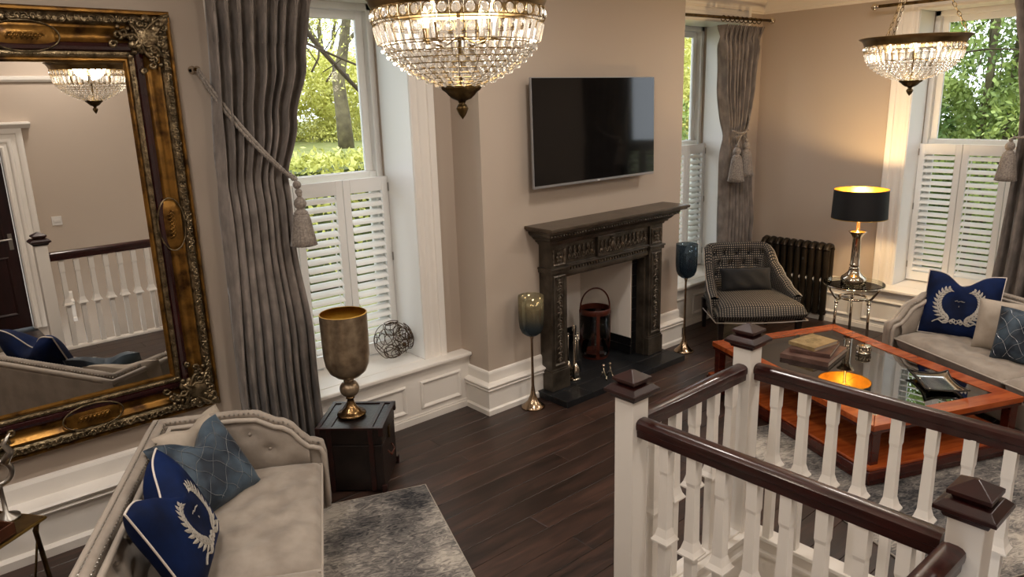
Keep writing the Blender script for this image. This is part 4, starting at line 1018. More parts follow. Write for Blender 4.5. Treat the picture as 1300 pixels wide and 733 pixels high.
# ------------------------------------------------------------------ trunk, urn, wire sphere
tk = thing('trunk', 'small dark leather cube trunk with oxblood straps beside the lower-left sofa', 'trunk', (1.925, 3.68, 0), math.radians(-43.3))
s = .182
MB().box(-s, s, -s, s, .012, .30).build('body', trunk_m, tk, bevel=.006)
MB().box(-s-.003, s+.003, -s-.003, s+.003, .302, .405).build('lid', trunk_m, tk, bevel=.008)
for x in (-.12, .12):
    MB().box(x-.014, x+.014, -s-.008, s+.008, .40, .411).box(x-.014, x+.014, -s-.009, -s-.002, .01, .41).box(x-.014, x+.014, s+.002, s+.009, .01, .41).build('strap', trunktrim_m, tk, bevel=.002)
for sy in (-1, 1):
    MB().box(-s-.006, s+.006, sy*s-.012, sy*s+.012, .399, .412).build('edge_trim', trunktrim_m, tk, bevel=.002)
for sx in (-1, 1):
    MB().box(sx*s-.012, sx*s+.012, -s-.006, s+.006, .399, .412).build('edge_trim', trunktrim_m, tk, bevel=.002)
for sx in (-1, 1):
    for sy in (-1, 1): MB().box(sx*s-.014, sx*s+.014, sy*s-.014, sy*s+.014, 0, .05).box(sx*s-.014, sx*s+.014, sy*s-.014, sy*s+.014, .36, .413).build('corner_cap', trunktrim_m, tk, bevel=.003)
MB().box(s+.002, s+.012, -.02, .02, .27, .34).build('clasp', brass_m, tk, bevel=.002)
MB().tube([(s+.004, -.05, .2), (s+.02, -.04, .17), (s+.022, .04, .17), (s+.004, .05, .2)], .006, 6).build('carry_handle', leather_m, tk, smooth=True)
ur = thing('urn', 'large mercury-bronze glass urn with gold lining standing on the dark trunk', 'urn', (1.905, 3.70, .413))
MB().lathe([(0, 0), (.082, 0), (.086, .008), (.08, .016), (.06, .022), (.055, .03), (.034, .05), (.022, .08), (.018, .10), (.026, .105), (.026, .115), (.018, .12)], 36).build('foot', M('pale_gold_bronze', '#8f7350', .22, 1, c2='#6f5738', scale=9), ur, smooth=True)
MB().ball((0, 0, .165), .058, 24, 14, (1, 1, .92)).lathe([(.02, .205), (.03, .212), (.03, .222), (.024, .228)], 24).build('knop', merc_m, ur, smooth=True)
bowl = [(.0, .226), (.03, .228), (.07, .245), (.105, .275), (.125, .32), (.132, .37), (.134, .45), (.135, .55), (.136, .628)]
MB().lathe(bowl, 48).build('bowl', merc_m, ur, smooth=True)
MB().lathe([(.136, .628), (.1335, .630), (.131, .626)]+[(r*.965, z+.004) for r, z in bowl[::-1]], 48).build('gold_lining', mercin_m, ur, smooth=True)
ws = thing('wire_sphere', 'openwork bronze wire ball sculpture on the left window sill', 'ornament', (2.606, 4.325, ZS+.142)); b = MB(); rnd = random.Random(11)
for k in range(34):
    c = Vector((rnd.gauss(0, 1), rnd.gauss(0, 1), rnd.gauss(0, 1))).normalized(); r = rnd.uniform(.25, .55); x = c.orthogonal().normalized(); y = c.cross(x)
    b.tube([((c+x*r*math.cos(a)*(1+.15*math.sin(3*a))+y*r*math.sin(a)).normalized())*.1 for a in [2*PI*i/22 for i in range(22)]], .0019, 5, closed=True)
b.build('wire_cage', M('bronze_wire', '#4a3826', .4, .8), ws, smooth=True)
ws.scale = (1.4, 1.4, 1.4)
b = MB()
for k in range(10):
    a = k*.628; b.tube([Vector((.1*math.cos(a)*t, -.1*(1-t*t)**.5 if t < 1 else 0, .1*math.sin(a)*t))*.98 for t in (0.05, .3, .55)], .002, 5)
b.ball((0, -.097, 0), .012); b.build('flower_centre', M('bronze_wire'), ws, smooth=True)

# ------------------------------------------------------------------ rugs
def rug(label, corner, ex, ey, lx, ly, ang):
    r = thing('rug', label, 'rug', corner, ang)
    MB().box(0, lx, -ly, 0, 0, .010).build('pile', rug_m, r, bevel=.003)
    MB().tube([(0, 0, .006), (lx, 0, .006), (lx, -ly, .006), (0, -ly, .006)], .005, 6, closed=True).build('bound_edge', M('pale_rug_binding', '#a39a8e', .9, bump=.2, bscale=200), r)
ang = math.radians(-20.3); e = Vector((math.cos(ang), math.sin(ang)))
rug('distressed grey rug in front of the lower-left sofa', (2.144-1.6*e.x, 3.321-1.6*e.y, 0), 0, 0, 1.6, 2.3, ang)
A3 = math.radians(-23.2); ex = Vector((math.cos(A3), math.sin(A3))); ey = Vector((-math.sin(A3), math.cos(A3)))
Tc = Vector((4.575, 3.0)); rc = Vector((4.41, 2.89))-ex*.25-ey*.55
rug('distressed grey rug beneath the glass coffee table', (rc.x, rc.y, 0), 0, 0, 1.62, 1.75, A3)

# ------------------------------------------------------------------ coffee table
TW, TL, TZ = 1.12, 1.60, .385
ct = thing('coffee_table', 'large cherry wood coffee table with smoked glass top and lower shelf', 'coffee table', (Tc.x, Tc.y, .0), A3)
def tb_(b, name, m, **k): return b.build(name, m, ct, **k)
FWd = .115; h = .035
for nm, poly in (('top_rail', [(0, 0), (TW, 0), (TW-FWd, -FWd), (FWd, -FWd)]), ('top_rail', [(0, -TL), (TW, -TL), (TW-FWd, -TL+FWd), (FWd, -TL+FWd)][::-1]),
                 ('top_rail', [(0, 0), (FWd, -FWd), (FWd, -TL+FWd), (0, -TL)]), ('top_rail', [(TW, 0), (TW, -TL), (TW-FWd, -TL+FWd), (TW-FWd, -FWd)])):
    cx_ = sum(p[0] for p in poly)/4; cy_ = sum(p[1] for p in poly)/4; poly = [(lerp(cx_, p[0], .9985), lerp(cy_, p[1], .9985)) for p in poly]
    b = MB(); b.prism(poly, lambda u, v, t: (u, v, t), TZ-h, TZ); tb_(b, nm, orange_m, bevel=.002)
b = MB().box(.006, TW-.006, -.02, -.006, TZ-.055, TZ-h).box(.006, TW-.006, -TL+.006, -TL+.02, TZ-.055, TZ-h).box(.006, .02, -TL+.02, -.02, TZ-.055, TZ-h).box(TW-.02, TW-.006, -TL+.02, -.02, TZ-.055, TZ-h); tb_(b, 'apron', orangeb_m)
tb_(MB().box(FWd-.004, TW-FWd+.004, -TL+FWd-.004, -FWd+.004, TZ-.012, TZ-.004), 'glass_top', tableglass_m)
for sx in (0, 1):
    for sy in (0, 1):
        x = .045 if sx == 0 else TW-.045; y = -.045 if sy == 0 else -TL+.045
        b = MB().frust(x, y, .12, .028, TZ-.055, .030); tb_(b, 'leg', orangeb_m, bevel=.004)
b = MB().box(-.015, TW+.015, -TL-.015, .015, .115, .132); tb_(b, 'lower_shelf', orange_m, bevel=.004)
b = MB().box(-.025, TW+.025, -TL-.025, .025, .06, .115).box(0, TW, -TL, 0, .012, .06); tb_(b, 'plinth', orangeb_m, bevel=.008)
def tw(x, y, z=TZ): return (Tc.x+ex.x*x+ey.x*y, Tc.y+ex.y*x+ey.y*y, z)
def book(label, loc, w_, d, h, rz, m):
    r = thing('book', label, 'book', loc, rz, 'books stacked on the coffee table')
    MB().box(-w_/2+.003, w_/2-.004, -d/2+.004, d/2-.004, .003, h-.003).build('pages', paper_m, r)
    MB().box(-w_/2, w_/2, -d/2, d/2, 0, .003).box(-w_/2, w_/2, -d/2, d/2, h-.003, h).box(-w_/2-.002, -w_/2+.003, -d/2, d/2, 0, h).build('cover', m, r, bevel=.001)
    return r
gz = TZ-.004
BL = Vector((4.83, 2.33, gz))
book('large mauve-brown book at the bottom of the coffee table stack', BL, .40, .33, .033, math.radians(8), bk1_m)
book('middle brown book of the coffee table stack', BL+Vector((.03, .01, .0335)), .32, .27, .028, math.radians(14), bk3_m)
bt = book('small ochre patterned book on top of the coffee table stack', BL+Vector((.04, .03, .062)), .27, .21, .026, math.radians(-8), bk2_m)
MB().grid(lambda u, v: (.07*math.cos(2*PI*u)*v, .045*math.sin(2*PI*u)*v, .0263), 24, 3).build('cover_medallion', M('ochre_medallion', '#6f5c38', .5, c2='#a8946c', scale=60), bt)
pt = thing('lidded_pot', 'small silver ringed pot on the coffee table glass', 'pot', (4.87, 2.055, gz))
pt.location = (5.10, 2.10, gz)
b = MB().lathe([(0, 0), (.045, 0), (.05, .006), (.046, .012), (.04, .014), (.04, .045), (.046, .047), (.05, .053), (.045, .058), (0, .06)], 28); b.build('pot_body', chrome_m, pt, smooth=True)
for k in range(12):
    a = k*PI/6; MB().ball((.044*math.cos(a), .044*math.sin(a), .03), .009, 6, 5, (1, 1, 1.5)).build('bead', chrome_m, pt, smooth=True)
ty = thing('tray', 'silver tray with upswept pointed corners on the coffee table', 'tray', (4.82, 1.52, gz), math.radians(38))
def trayf(u, v):
    a, c = u*2-1, v*2-1; r = max(abs(a), abs(c)); k = (abs(a)*abs(c))**3
    return (a*.15*(1+.15*k), c*.105*(1+.15*k), .010+.014*max(0, (r-.72)/.28)**1.5+.016*k)
MB().grid(trayf, 25, 25).build('tray_dish', card_m, ty, smooth=True, solid=.004)
P = [trayf(*q) for q in [(k/24, 0) for k in range(24)]+[(1, k/24) for k in range(24)]+[(1-k/24, 1) for k in range(24)]+[(0, 1-k/24) for k in range(24)]]
MB().tube(P, .006, 6, closed=True).build('tray_rim', M('dark_tarnished_silver', '#3c3732', .3, 1), ty, smooth=True)
for sx in (-1, 1):
    for sy in (-1, 1): MB().ball((sx*.09, sy*.07, .007), .008).build('foot', chrome_m, ty, smooth=True)
rm = MB().box(-.08, .08, -.018, .018, 0, .018).build('remote_control', blackplas_m, bevel=.006, loc=tw(.60, -.20, gz)); rm.rotation_euler = (0, 0, .25)
tag(rm, 'thin black remote control near the far edge of the coffee table glass', 'remote control')

# ------------------------------------------------------------------ armchair
ac = thing('armchair', 'low black armchair with cream dotted weave and tufted back in the far corner', 'armchair', (5.90, 3.53, 0), math.radians(-41))
# local: -y front, width x. seat depth .8
def chair_shell():
    # plan path from front-left round the back to front-right
    pts = []
    for k in range(41):
        t = k/40; a = t*2-1
        x = .40*math.copysign(min(1, abs(a)*1.55)**.85, a)
        if abs(a) > .62: q = (abs(a)-.62)/.38; y = .30-.58*q; x = math.copysign(lerp(.285, .375, q**.7), a)
        else: y = .36-.06*(abs(a)/.62)**4; x = a/.62*.285
        pts.append((x, y, a))
    return pts
SP = chair_shell()
def ch_h(a):
    q = abs(a); return curve([(0, .80), (.56, .80), (.63, .76), (.71, .64), (.82, .54), (.92, .47), (1, .44)], q)
def shellpt(k, v, out):
    x, y, a = SP[k]
    k0, k1 = max(k-1, 0), min(k+1, 40); tx, ty = SP[k1][0]-SP[k0][0], SP[k1][1]-SP[k0][1]; L = math.hypot(tx, ty); nx, ny = ty/L, -tx/L   # inward normal
    if nx*(-x)+ny*(-y) < 0: nx, ny = -nx, -ny
    z = lerp(.25, ch_h(a), v); flare = -.05*v*(1 if abs(a) < .62 else .6)
    th = out+flare
    return (x+nx*th, y+ny*th, z)
def chair_in(u, v):
    k = min(40, int(round(u*40))); x, y, z = shellpt(k, v, .075)
    a = SP[k][2]
    d = 0
    for r in range(3):
        for c in range(-3, 4):
            xa = c*.26+(.13 if r % 2 else 0); zz = .72-.10*r
            if abs(xa) < .62: d += math.exp(-((a-xa)**2/.0035+(z-zz)**2/.0012))
    kx, ky = -x, -y; L = math.hypot(kx, ky) or 1
    bul = .022*math.sin(PI*min(1, v))**.5*(1 if abs(a) < .64 else .4)
    s = bul-.045*min(1, d)
    return (x+kx/L*s, y+ky/L*s, z)
ni = 41
cumL = [0]
for k in range(40): cumL.append(cumL[-1]+math.dist(SP[k][:2], SP[k+1][:2]))
def weave(o, nu, nv, fu, fv, rep_=1):
    a = o.data.attributes.new('weave', 'FLOAT_VECTOR', 'POINT'); d = []
    for _ in range(rep_):
        for j in range(nv):
            for i in range(nu): d += [fu(i), fv(j), 0]
    d += [0]*(3*len(o.data.vertices)-len(d)); a.data.foreach_set('vector', d)
b = MB().grid(chair_in, ni, 40); weave(b.build('tufted_inner_back', chair_m, ac, smooth=True), ni, 40, lambda i: cumL[i], lambda j: j*.55/39)
b = MB().grid(lambda u, v: shellpt(min(40, int(round(u*40))), v, 0), ni, 20); weave(b.build('outer_shell', chair_m, ac, smooth=True), ni, 20, lambda i: cumL[i], lambda j: j*.55/19)
b = MB().grid(lambda u, v: Vector(shellpt(min(40, int(round(u*40))), 1, .0)).lerp(Vector(shellpt(min(40, int(round(u*40))), 1, .075)), v)+Vector((0, 0, .018*math.sin(PI*v))), ni, 8); weave(b.build('rolled_top', chair_m, ac, smooth=True), ni, 8, lambda i: cumL[i], lambda j: j*.08/7)
for e in (0, 40):
    b = MB().grid(lambda u, v: Vector(shellpt(e, v, .075*u))+Vector((0, -.012*math.sin(PI*u), 0)), 7, 12); weave(b.build('arm_front', chair_m, ac, smooth=True), 7, 12, lambda i: i*.075/6, lambda j: j*.2/11)
MB().tube([shellpt(k, 1, -.002) for k in range(41)], .005, 6).tube([shellpt(0, 1-.1*i, -.002) for i in range(11)], .004, 5).build('piping', velpipe_m, ac, smooth=True)
def seat(u, v, top=1):
    a, c = u*2-1, v*2-1; wd = lerp(.40, .33, v); x = a*wd; y = lerp(-.47, .26, v); ed = max(0, (1-a**6)*(1-c**6)); return (x, y-.03*(1-a*a)*(1-v), .33+.10*ed**.3+.015*(1-a*a)*(1-c*c) if top else .33-.06*ed**.2)
weave(MB().grid(lambda u, v: seat(u, v), 30, 30).grid(lambda u, v: seat(1-u, v, 0), 30, 30).build('seat', chair_m, ac, smooth=True), 30, 30, lambda i: i*.76/29, lambda j: j*.73/29+(.12 if j else 0), 2)
MB().tube([(-.395, .0, .275), (-.40, -.46, .272), (-.2, -.492, .272), (0, -.502, .272), (.2, -.492, .272), (.40, -.46, .272), (.395, .0, .275)], .005, 6).build('seat_welt', velpipe_m, ac, smooth=True)
for r in range(3):
    for c in range(-3, 4):
        a = c*.26+(.13 if r % 2 else 0); zz = .72-.10*r
        if abs(a) < .6:
            k = int(round((a+1)/2*40)); v = (zz-.25)/(ch_h(SP[k][2])-.25); p = shellpt(k, v, .068); MB().ball(p, .011, 8, 5).build('button', black_f, ac, smooth=True)
for x, y in ((-.34, -.40), (.34, -.40), (-.3, .3), (.3, .3)): MB().frust(x, y, 0, .014, .29, .026).build('leg', wood_dk, ac)
cushion('cushion', 'plain black oblong cushion on the dotted armchair', 'cushion', (5.89, 3.52, .425), (math.radians(-22), 0, math.radians(-41)), .47, .22, .12, black_f, pinch=.04)

# ------------------------------------------------------------------ side table and lamp
st_ = thing('side_table', 'round glass-topped side table with three polished legs beside the radiator', 'side table', (6.36, 2.757, 0), .35)
MB().lathe([(0, .545), (.248, .545), (.25, .549), (.248, .553), (0, .553)], 48).build('glass_top', stglass_m, st_, auto=40)
MB().tube([(.247*math.cos(a), .247*math.sin(a), .54) for a in [2*PI*i/48 for i in range(48)]], .006, 6, closed=True).build('rim', chrome_m, st_, smooth=True)
MB().tube([(.11*math.cos(a), .11*math.sin(a), .42) for a in [2*PI*i/36 for i in range(36)]], .011, 8, closed=True).build('ring', chrome_m, st_, smooth=True)
for k in range(3):
    a = 2*PI*k/3-2.0; c, s = math.cos(a), math.sin(a)
    MB().tube([(r*c, r*s, z) for r, z in ((.235, .54), (.215, .50), (.175, .44), (.145, .41), (.12, .41))], .010, 8).tube([(.15*c, .15*s, .415), (.155*c, .155*s, .2), (.16*c, .16*s, 0)], .012, 8, rs=[.013, .012, .012]).ball((.15*c, .15*s, .385), .019, 10, 6).build('leg', chrome_m, st_, smooth=True)
lp = thing('table_lamp', 'silver column table lamp with black drum shade and glowing gold lining', 'lamp', (6.35, 2.76, .553))
MB().lathe([(0, 0), (.092, 0), (.102, .01), (.106, .035), (.10, .055), (.075, .075), (.05, .10), (.042, .13), (.046, .138), (.03, .145), (.028, .155)], 40).build('base', chrome_m, lp, smooth=True)
MB().lathe([(.036, .15), (.044, .16), (.038, .17), (.034, .40), (.040, .41), (.05, .43), (.072, .452), (.076, .458), (.06, .464), (.012, .466), (.012, .60), (0, .60)], 40, wob=lambda a, z: 1+(.04*math.cos(12*a) if .17 < z < .40 else 0)).build('column', chrome_m, lp, smooth=True)
sh = MB().lathe([(.224, .575), (.217, .82)], 64).build('drum_shade', shade_out_m, lp, smooth=True)
MB().lathe([(.2215, .576), (.2145, .819)], 64).build('shade_lining', shadein_m, sh, smooth=True)
for zz, r in ((.575, .2235), (.82, .2165)): MB().tube([(r*math.cos(a), r*math.sin(a), zz) for a in [2*PI*i/64 for i in range(64)]], .003, 6, closed=True).build('shade_rim', M('gold_shade_rim', '#b08a3c', .3, .9), sh, smooth=True)
b = MB()
for k in range(3): b.tube([(0, 0, .60), (.216*math.cos(k*2.1), .216*math.sin(k*2.1), .60)], .0025, 5)
b.build('shade_spider', chrome_m, lp)
MB().ball((0, 0, .68), .03, 12, 8, (1, 1, 1.3)).build('bulb', M('lamp_bulb', '#fff0d0', .3, emit='#ffb54a', estr=40), lp, smooth=True)
l = bpy.data.lights.new('lamp_light', 'POINT'); l.energy = 44; l.color = (1, .68, .32); l.shadow_soft_size = .04
o = bpy.data.objects.new('lamp_light', l); col.objects.link(o); o.parent = lp; o.location = (0, 0, .73)

# ------------------------------------------------------------------ gold console table, tray and ornament at far left
gt = thing('side_table', 'small square antique-gold metal side table in the bottom-left corner', 'side table', (.297, 3.41, 0), math.radians(36))
G = .46
MB().box(-G, 0, 0-.0, G, .535, .55).build('table_top', gold_m, gt, bevel=.003)
b = MB().tube([(0, 0, .543), (-G, 0, .543), (-G, G, .543), (0, G, .543)], .007, 6, closed=True); b.build('rim_bar', M('pale_gold_rim', '#a08448', .3, 1), gt)
for (x, y) in ((-.02, .02), (-G+.02, .02), (-G+.02, G-.02), (-.02, G-.02)):
    cx_, cy_ = -G/2, G/2
    MB().tube([(x, y, .535), (lerp(x, cx_, .05), lerp(y, cy_, .05), .50), (lerp(x, cx_, -.06), lerp(y, cy_, -.06), .0)], .010, 8).tube([(x, y, .53), (lerp(x, cx_, .35), lerp(y, cy_, .35), .0)], .005, 6).build('leg', brass_m, gt, smooth=True)
tr2 = thing('handled_tray', 'brown leather and silver tray with hoop handle on the gold side table', 'tray', (.12, 3.37, .55), math.radians(36))
MB().box(-.20, .04, -.06, .12, 0, .008).box(-.20, .04, -.06, -.052, .008, .05).box(.032, .04, -.06, .12, .008, .05).box(-.2, .04, .112, .12, .008, .05).build('tray_body', M('brown_tray_leather', '#3a1d10', .4, c2='#4a2818', scale=12), tr2, bevel=.002)
MB().tube([(-.12, .12, .03), (-.11, .12, .10), (-.06, .12, .145), (-.0, .12, .11), (.02, .12, .03)], .012, 8).build('hoop_handle', brass_m, tr2, smooth=True)
MB().box(.041, .046, -.02, .08, .005, .04).build('metal_plate', chrome_m, tr2)
orn = thing('ring_sculpture', 'tarnished silver ringed ornament at the far left edge, in front of the mirror frame', 'ornament', (.175, 3.50, .55))
MB().lathe([(0, 0), (.05, 0), (.05, .01), (.01, .03), (.008, .14), (.012, .16), (0, .17)], 20).build('stand', steel_m, orn, smooth=True)
MB().tube([(.05*math.cos(a), 0, .21+.05*math.sin(a)) for a in [2*PI*i/28 for i in range(28)]], .012, 8, closed=True).build('ring', steel_m, orn, smooth=True)
MB().tube([(.03, 0, .25), (.06, 0, .29), (.04, 0, .33), (.07, 0, .37)], .014, 8, rs=[.02, .016, .012, .003]).tube([(-.02, 0, .25), (-.01, 0, .30), (.02, 0, .33)], .014, 8, rs=[.02, .014, .004]).build('antlers', steel_m, orn, smooth=True)

# ------------------------------------------------------------------ chandeliers
def chandelier(label):
    c = thing('chandelier', label, 'chandelier')   # origin: centre of the metal rim
    R = .272
    MB().lathe([(.262, -.028), (.268, -.02), (.272, -.012), (.276, .0), (.286, .012), (.297, .018), (.30, .022), (.296, .026), (.284, .02), (.27, .008), (.262, -.01), (.262, -.028)], 64).build('rim', M('antique_brass_rim', '#766040', .3, 1, c2='#96805a', scale=10), c, smooth=True)
    prof = [(.268, -.028), (.268, -.062), (.262, -.07), (.246, -.125), (.240, -.132), (.225, -.152), (.208, -.170), (.188, -.187), (.166, -.202), (.142, -.216), (.116, -.229), (.088, -.241), (.058, -.252)]
    N = 42
    bd = None
    for k in range(N):   # round drops in the top ring
        a = 2*PI*k/N; p = (.266*math.cos(a), .266*math.sin(a), -.046)
        if bd is None: bd = MB().ball((0, 0, 0), .0135, 8, 5, (1, .6, 1)).build('crystal_drop', crystal_m, c, loc=p, rot=(0, 0, a+PI/2))
        else: dup(bd, c, p, (0, 0, a+PI/2))
    b = MB()
    for k in range(N):
        a = 2*PI*k/N; cc, ss = math.cos(a), math.sin(a); b.tube([(.268*cc-.016*math.cos(q)*ss, .268*ss+.016*math.cos(q)*cc, -.046+.0165*math.sin(q)) for q in [2*PI*i/12 for i in range(12)]], .0016, 4, closed=True)
    for r, z in prof:
        if z < -.03 or True: b.tube([(r*math.cos(q), r*math.sin(q), z) for q in [2*PI*i/48 for i in range(48)]], .0016, 4, closed=True)
    for k in range(N):
        a = 2*PI*(k+.5)/N; b.tube([(r*math.cos(a), r*math.sin(a), z) for r, z in prof[:7]], .0013, 4)
    for k in range(21):
        a = 2*PI*(k+.5)/21; b.tube([(r*math.cos(a), r*math.sin(a), z) for r, z in prof[6:]], .0013, 4)
    b.build('wire_frame', wire_m, c, kind='stuff')
    pr = None
    for k in range(N):   # long prisms
        a = 2*PI*k/N; r0, z0, r1, z1 = .260, -.074, .246, -.128; p = (.5*(r0+r1)*math.cos(a), .5*(r0+r1)*math.sin(a), .5*(z0+z1)); tilt = math.atan2(r0-r1, z0-z1)
        if pr is None:
            b = MB(); hw = .0125; b.add([(-hw, 0, -.026), (0, -.007, -.026), (hw, 0, -.026), (0, .004, -.026), (-hw, 0, .026), (0, -.007, .026), (hw, 0, .026), (0, .004, .026)], [(0, 3, 2, 1), (4, 5, 6, 7), (0, 1, 5, 4), (1, 2, 6, 5), (2, 3, 7, 6), (3, 0, 4, 7)])
            pr = b.build('crystal_prism', crystal_m, c, loc=p, rot=(tilt, 0, a+PI/2))
            pr.rotation_mode = 'XYZ'
        else: dup(pr, c, p, (tilt, 0, a+PI/2))
    b = MB()   # graded bead rows
    for i in range(4, len(prof)-1):
        r = .5*(prof[i][0]+prof[i+1][0])+.003; z = .5*(prof[i][1]+prof[i+1][1]); n = max(14, int(2*PI*r/.031))
        for k in range(n):
            a = 2*PI*k/n; b.ball((r*math.cos(a), r*math.sin(a), z), .0098, 6, 4)
    b.build('crystal_bead_rows', crystal_m, c, kind='stuff')
    MB().lathe([(.054, -.250), (.060, -.256), (.057, -.264), (.046, -.272), (.040, -.28), (.03, -.292), (.014, -.298), (.010, -.306), (.016, -.312), (.020, -.322), (.012, -.340), (.003, -.352), (0, -.356)], 24, wob=lambda a, z: 1+(.08*math.cos(12*a) if z > -.29 else 0)).build('bottom_finial', brass_m, c, smooth=True)
    for k in range(4):
        a = 2*PI*k/4+.3; x, y = .13*math.cos(a), .13*math.sin(a)
        cd = MB().lathe([(0, -.12), (.012, -.12), (.010, -.07), (0, -.07)], 10, x, y).tube([(0, 0, -.10), (x*.5, y*.5, -.13), (x, y, -.115)], .004, 5).build('candle_holder', brass_m, c)
        MB().lathe([(0, -.072), (.008, -.07), (.014, -.05), (.012, -.03), (.003, -.005), (0, 0)], 10, x, y).build('candle_bulb', bulb_m, cd, smooth=True)
    MB().tube([(0, 0, -.26), (0, 0, .02)], .006, 8).build('centre_rod', brass_m, c)
    HT = ZC-2.485
    b0 = None
    for k in range(3):
        a = 2*PI*k/3+1.0; P0 = Vector((.275*math.cos(a), .275*math.sin(a), .02)); P1 = Vector((.05*math.cos(a), .05*math.sin(a), HT-.14)); n = 16; b = MB()
        for i in range(n):
            m_ = P0.lerp(P1, (i+.5)/n); d = (P1-P0).normalized(); x = d.cross(Vector((0, 0, 1))).normalized() if i % 2 else d.cross(d.cross(Vector((0, 0, 1)))).normalized()
            L = (P1-P0).length/n*.62
            b.tube([m_+d*L*math.cos(q)+x*.0085*math.sin(q) for q in [2*PI*j/10 for j in range(10)]], .0022, 4, closed=True)
        b.build('chain', brass_m, c, smooth=True)
    b = MB().lathe([(0, HT-.16), (.03, HT-.155), (.055, HT-.14), (.06, HT-.13), (.03, HT-.115), (.012, HT-.10), (.012, HT-.04), (.05, HT-.03), (.055, HT), (0, HT)], 24); b.build('ceiling_rose', brass_m, c, smooth=True)
    b = MB()
    for k in range(10):
        a = 2*PI*k/10
        for i in range(3): b.ball((.075*math.cos(a), .075*math.sin(a), HT-.145-.02*i), .010, 7, 5)
    b.build('crown_crystals', crystal_m, c, kind='stuff')
    l = bpy.data.lights.new('chandelier_light', 'POINT'); l.energy = 20; l.color = (1, .87, .70); l.shadow_soft_size = .12
    o = bpy.data.objects.new('chandelier_light', l); col.objects.link(o); o.parent = c; o.location = (0, 0, .02)
    return c
ch1 = chandelier('large crystal basket chandelier hanging top centre in front of the chimney breast'); ch1.location = (1.424, 1.86, 2.49); ch1.scale = (.97, .97, .97)
ch2 = copy_tree(ch1); ch2['label'] = 'crystal basket chandelier on brass chains in front of the right-hand window'; ch2.location = (4.14, 1.60, 2.432); ch2.scale = (.87, .87, .765)

# unseen ceiling spotlights, added as fill light for the room
def fill_spot(x, y, e, label):
    d = thing('fill_spotlight', label, 'ceiling light', (x, y, ZC), group='added ceiling fill lights')
    MB().lathe([(.035, -.002), (.05, -.004), (.052, 0), (.035, 0)], 24).build('bezel', chrome_m, d, smooth=True)
    MB().lathe([(0, -.003), (.035, -.003)], 24).build('lens', M('fill_lens', '#ffffff', .3, emit='#ffe8cc', estr=3), d)
    l = bpy.data.lights.new('fill_light', 'AREA'); l.shape = 'DISK'; l.size = .3; l.energy = e; l.color = (1, .92, .84)
    o = bpy.data.objects.new('fill_light', l); col.objects.link(o); o.parent = d; o.location = (0, 0, -.03)
for (x, y, t) in ((-.6, 1.0, 'over the landing at far left'), (-.6, 3.0, 'left of the gilt mirror'), (1.6, .2, 'over the open stairwell'), (2.9, 2.6, 'between the two chandeliers'), (4.2, .0, 'nearest the back alcove'),
                  (5.6, 2.4, 'over the far end of the coffee table'), (5.6, .2, 'behind the right-hand sofa'), (4.6, -1.5, 'in the back alcove'), (.6, 2.6, 'over the lower-left sofa')):
    fill_spot(x, y, 20, 'added round ceiling fill light '+t+', above the picture')

# ------------------------------------------------------------------ garden
slab('floor_garden', soil_m, [(-40, 60, 4.75, 70, -.9, -.75), (7.6, 60, -40, 4.75, -.9, -.75)])
pth = MB().box(-25, 40, 17.0, 20.5, .35, .42).build('garden_path', path_m); struct(pth)
bank = MB().add([(-30, 9, -.75), (45, 9, -.75), (45, 17, .36), (-30, 17, .36), (45, 60, .9), (-30, 60, .9)], [(0, 1, 2, 3), (3, 2, 4, 5)]).build('garden_bank', soil_m); struct(bank)
def leaves(b, n, fn, s, rnd):
    for _ in range(n):
        c = fn(); d = Vector((rnd.gauss(0, 1), rnd.gauss(0, 1), rnd.gauss(0, .7))).normalized(); x = d.orthogonal().normalized(); q = s*rnd.uniform(.6, 1.3)
        y = d.cross(x); a = rnd.uniform(0, 6.3); u = x*math.cos(a)+y*math.sin(a); v = d.cross(u)
        b.add([c-u*q, c+v*q*.45, c+u*q, c-v*q*.45], [(0, 1, 2, 3)])
def bush(name, label, c, rad, n, s, m, seed, cat='shrub', box=False):
    rnd = random.Random(seed); r = thing(name, label, cat, c); b = MB()
    lob = [(Vector((rnd.uniform(-.7, .7)*rad[0], rnd.uniform(-.6, .6)*rad[1], rnd.uniform(.15, .9)*rad[2])), rnd.uniform(.25, .5)) for _ in range(26)]
    def f():
        if box: return Vector((rnd.uniform(-1, 1)*rad[0], rnd.choice((-1, 1, rnd.uniform(-1, 1)))*rad[1]+rnd.gauss(0, .06), rad[2]*(rnd.random()**.4)+rnd.gauss(0, .05)))
        o, k = rnd.choice(lob); d = Vector((rnd.gauss(0, 1), rnd.gauss(0, 1), rnd.gauss(0, 1))).normalized(); return o+d*k*min(rad)*rnd.uniform(.8, 1.05)
    leaves(b, n, f, s, rnd); b.build('foliage', m, r, kind='stuff')
    b = MB()
    for k in range(6):
        p = Vector((rnd.uniform(-.6, .6)*rad[0], 0, 0)); b.tube([p, p+Vector((rnd.uniform(-.2, .2), rnd.uniform(-.2, .2), rad[2]*.8))], .04, 6)
    b.build('stems', bark_m, r)
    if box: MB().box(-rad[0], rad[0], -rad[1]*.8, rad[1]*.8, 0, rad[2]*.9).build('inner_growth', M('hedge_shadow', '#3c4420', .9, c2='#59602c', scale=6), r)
    return r
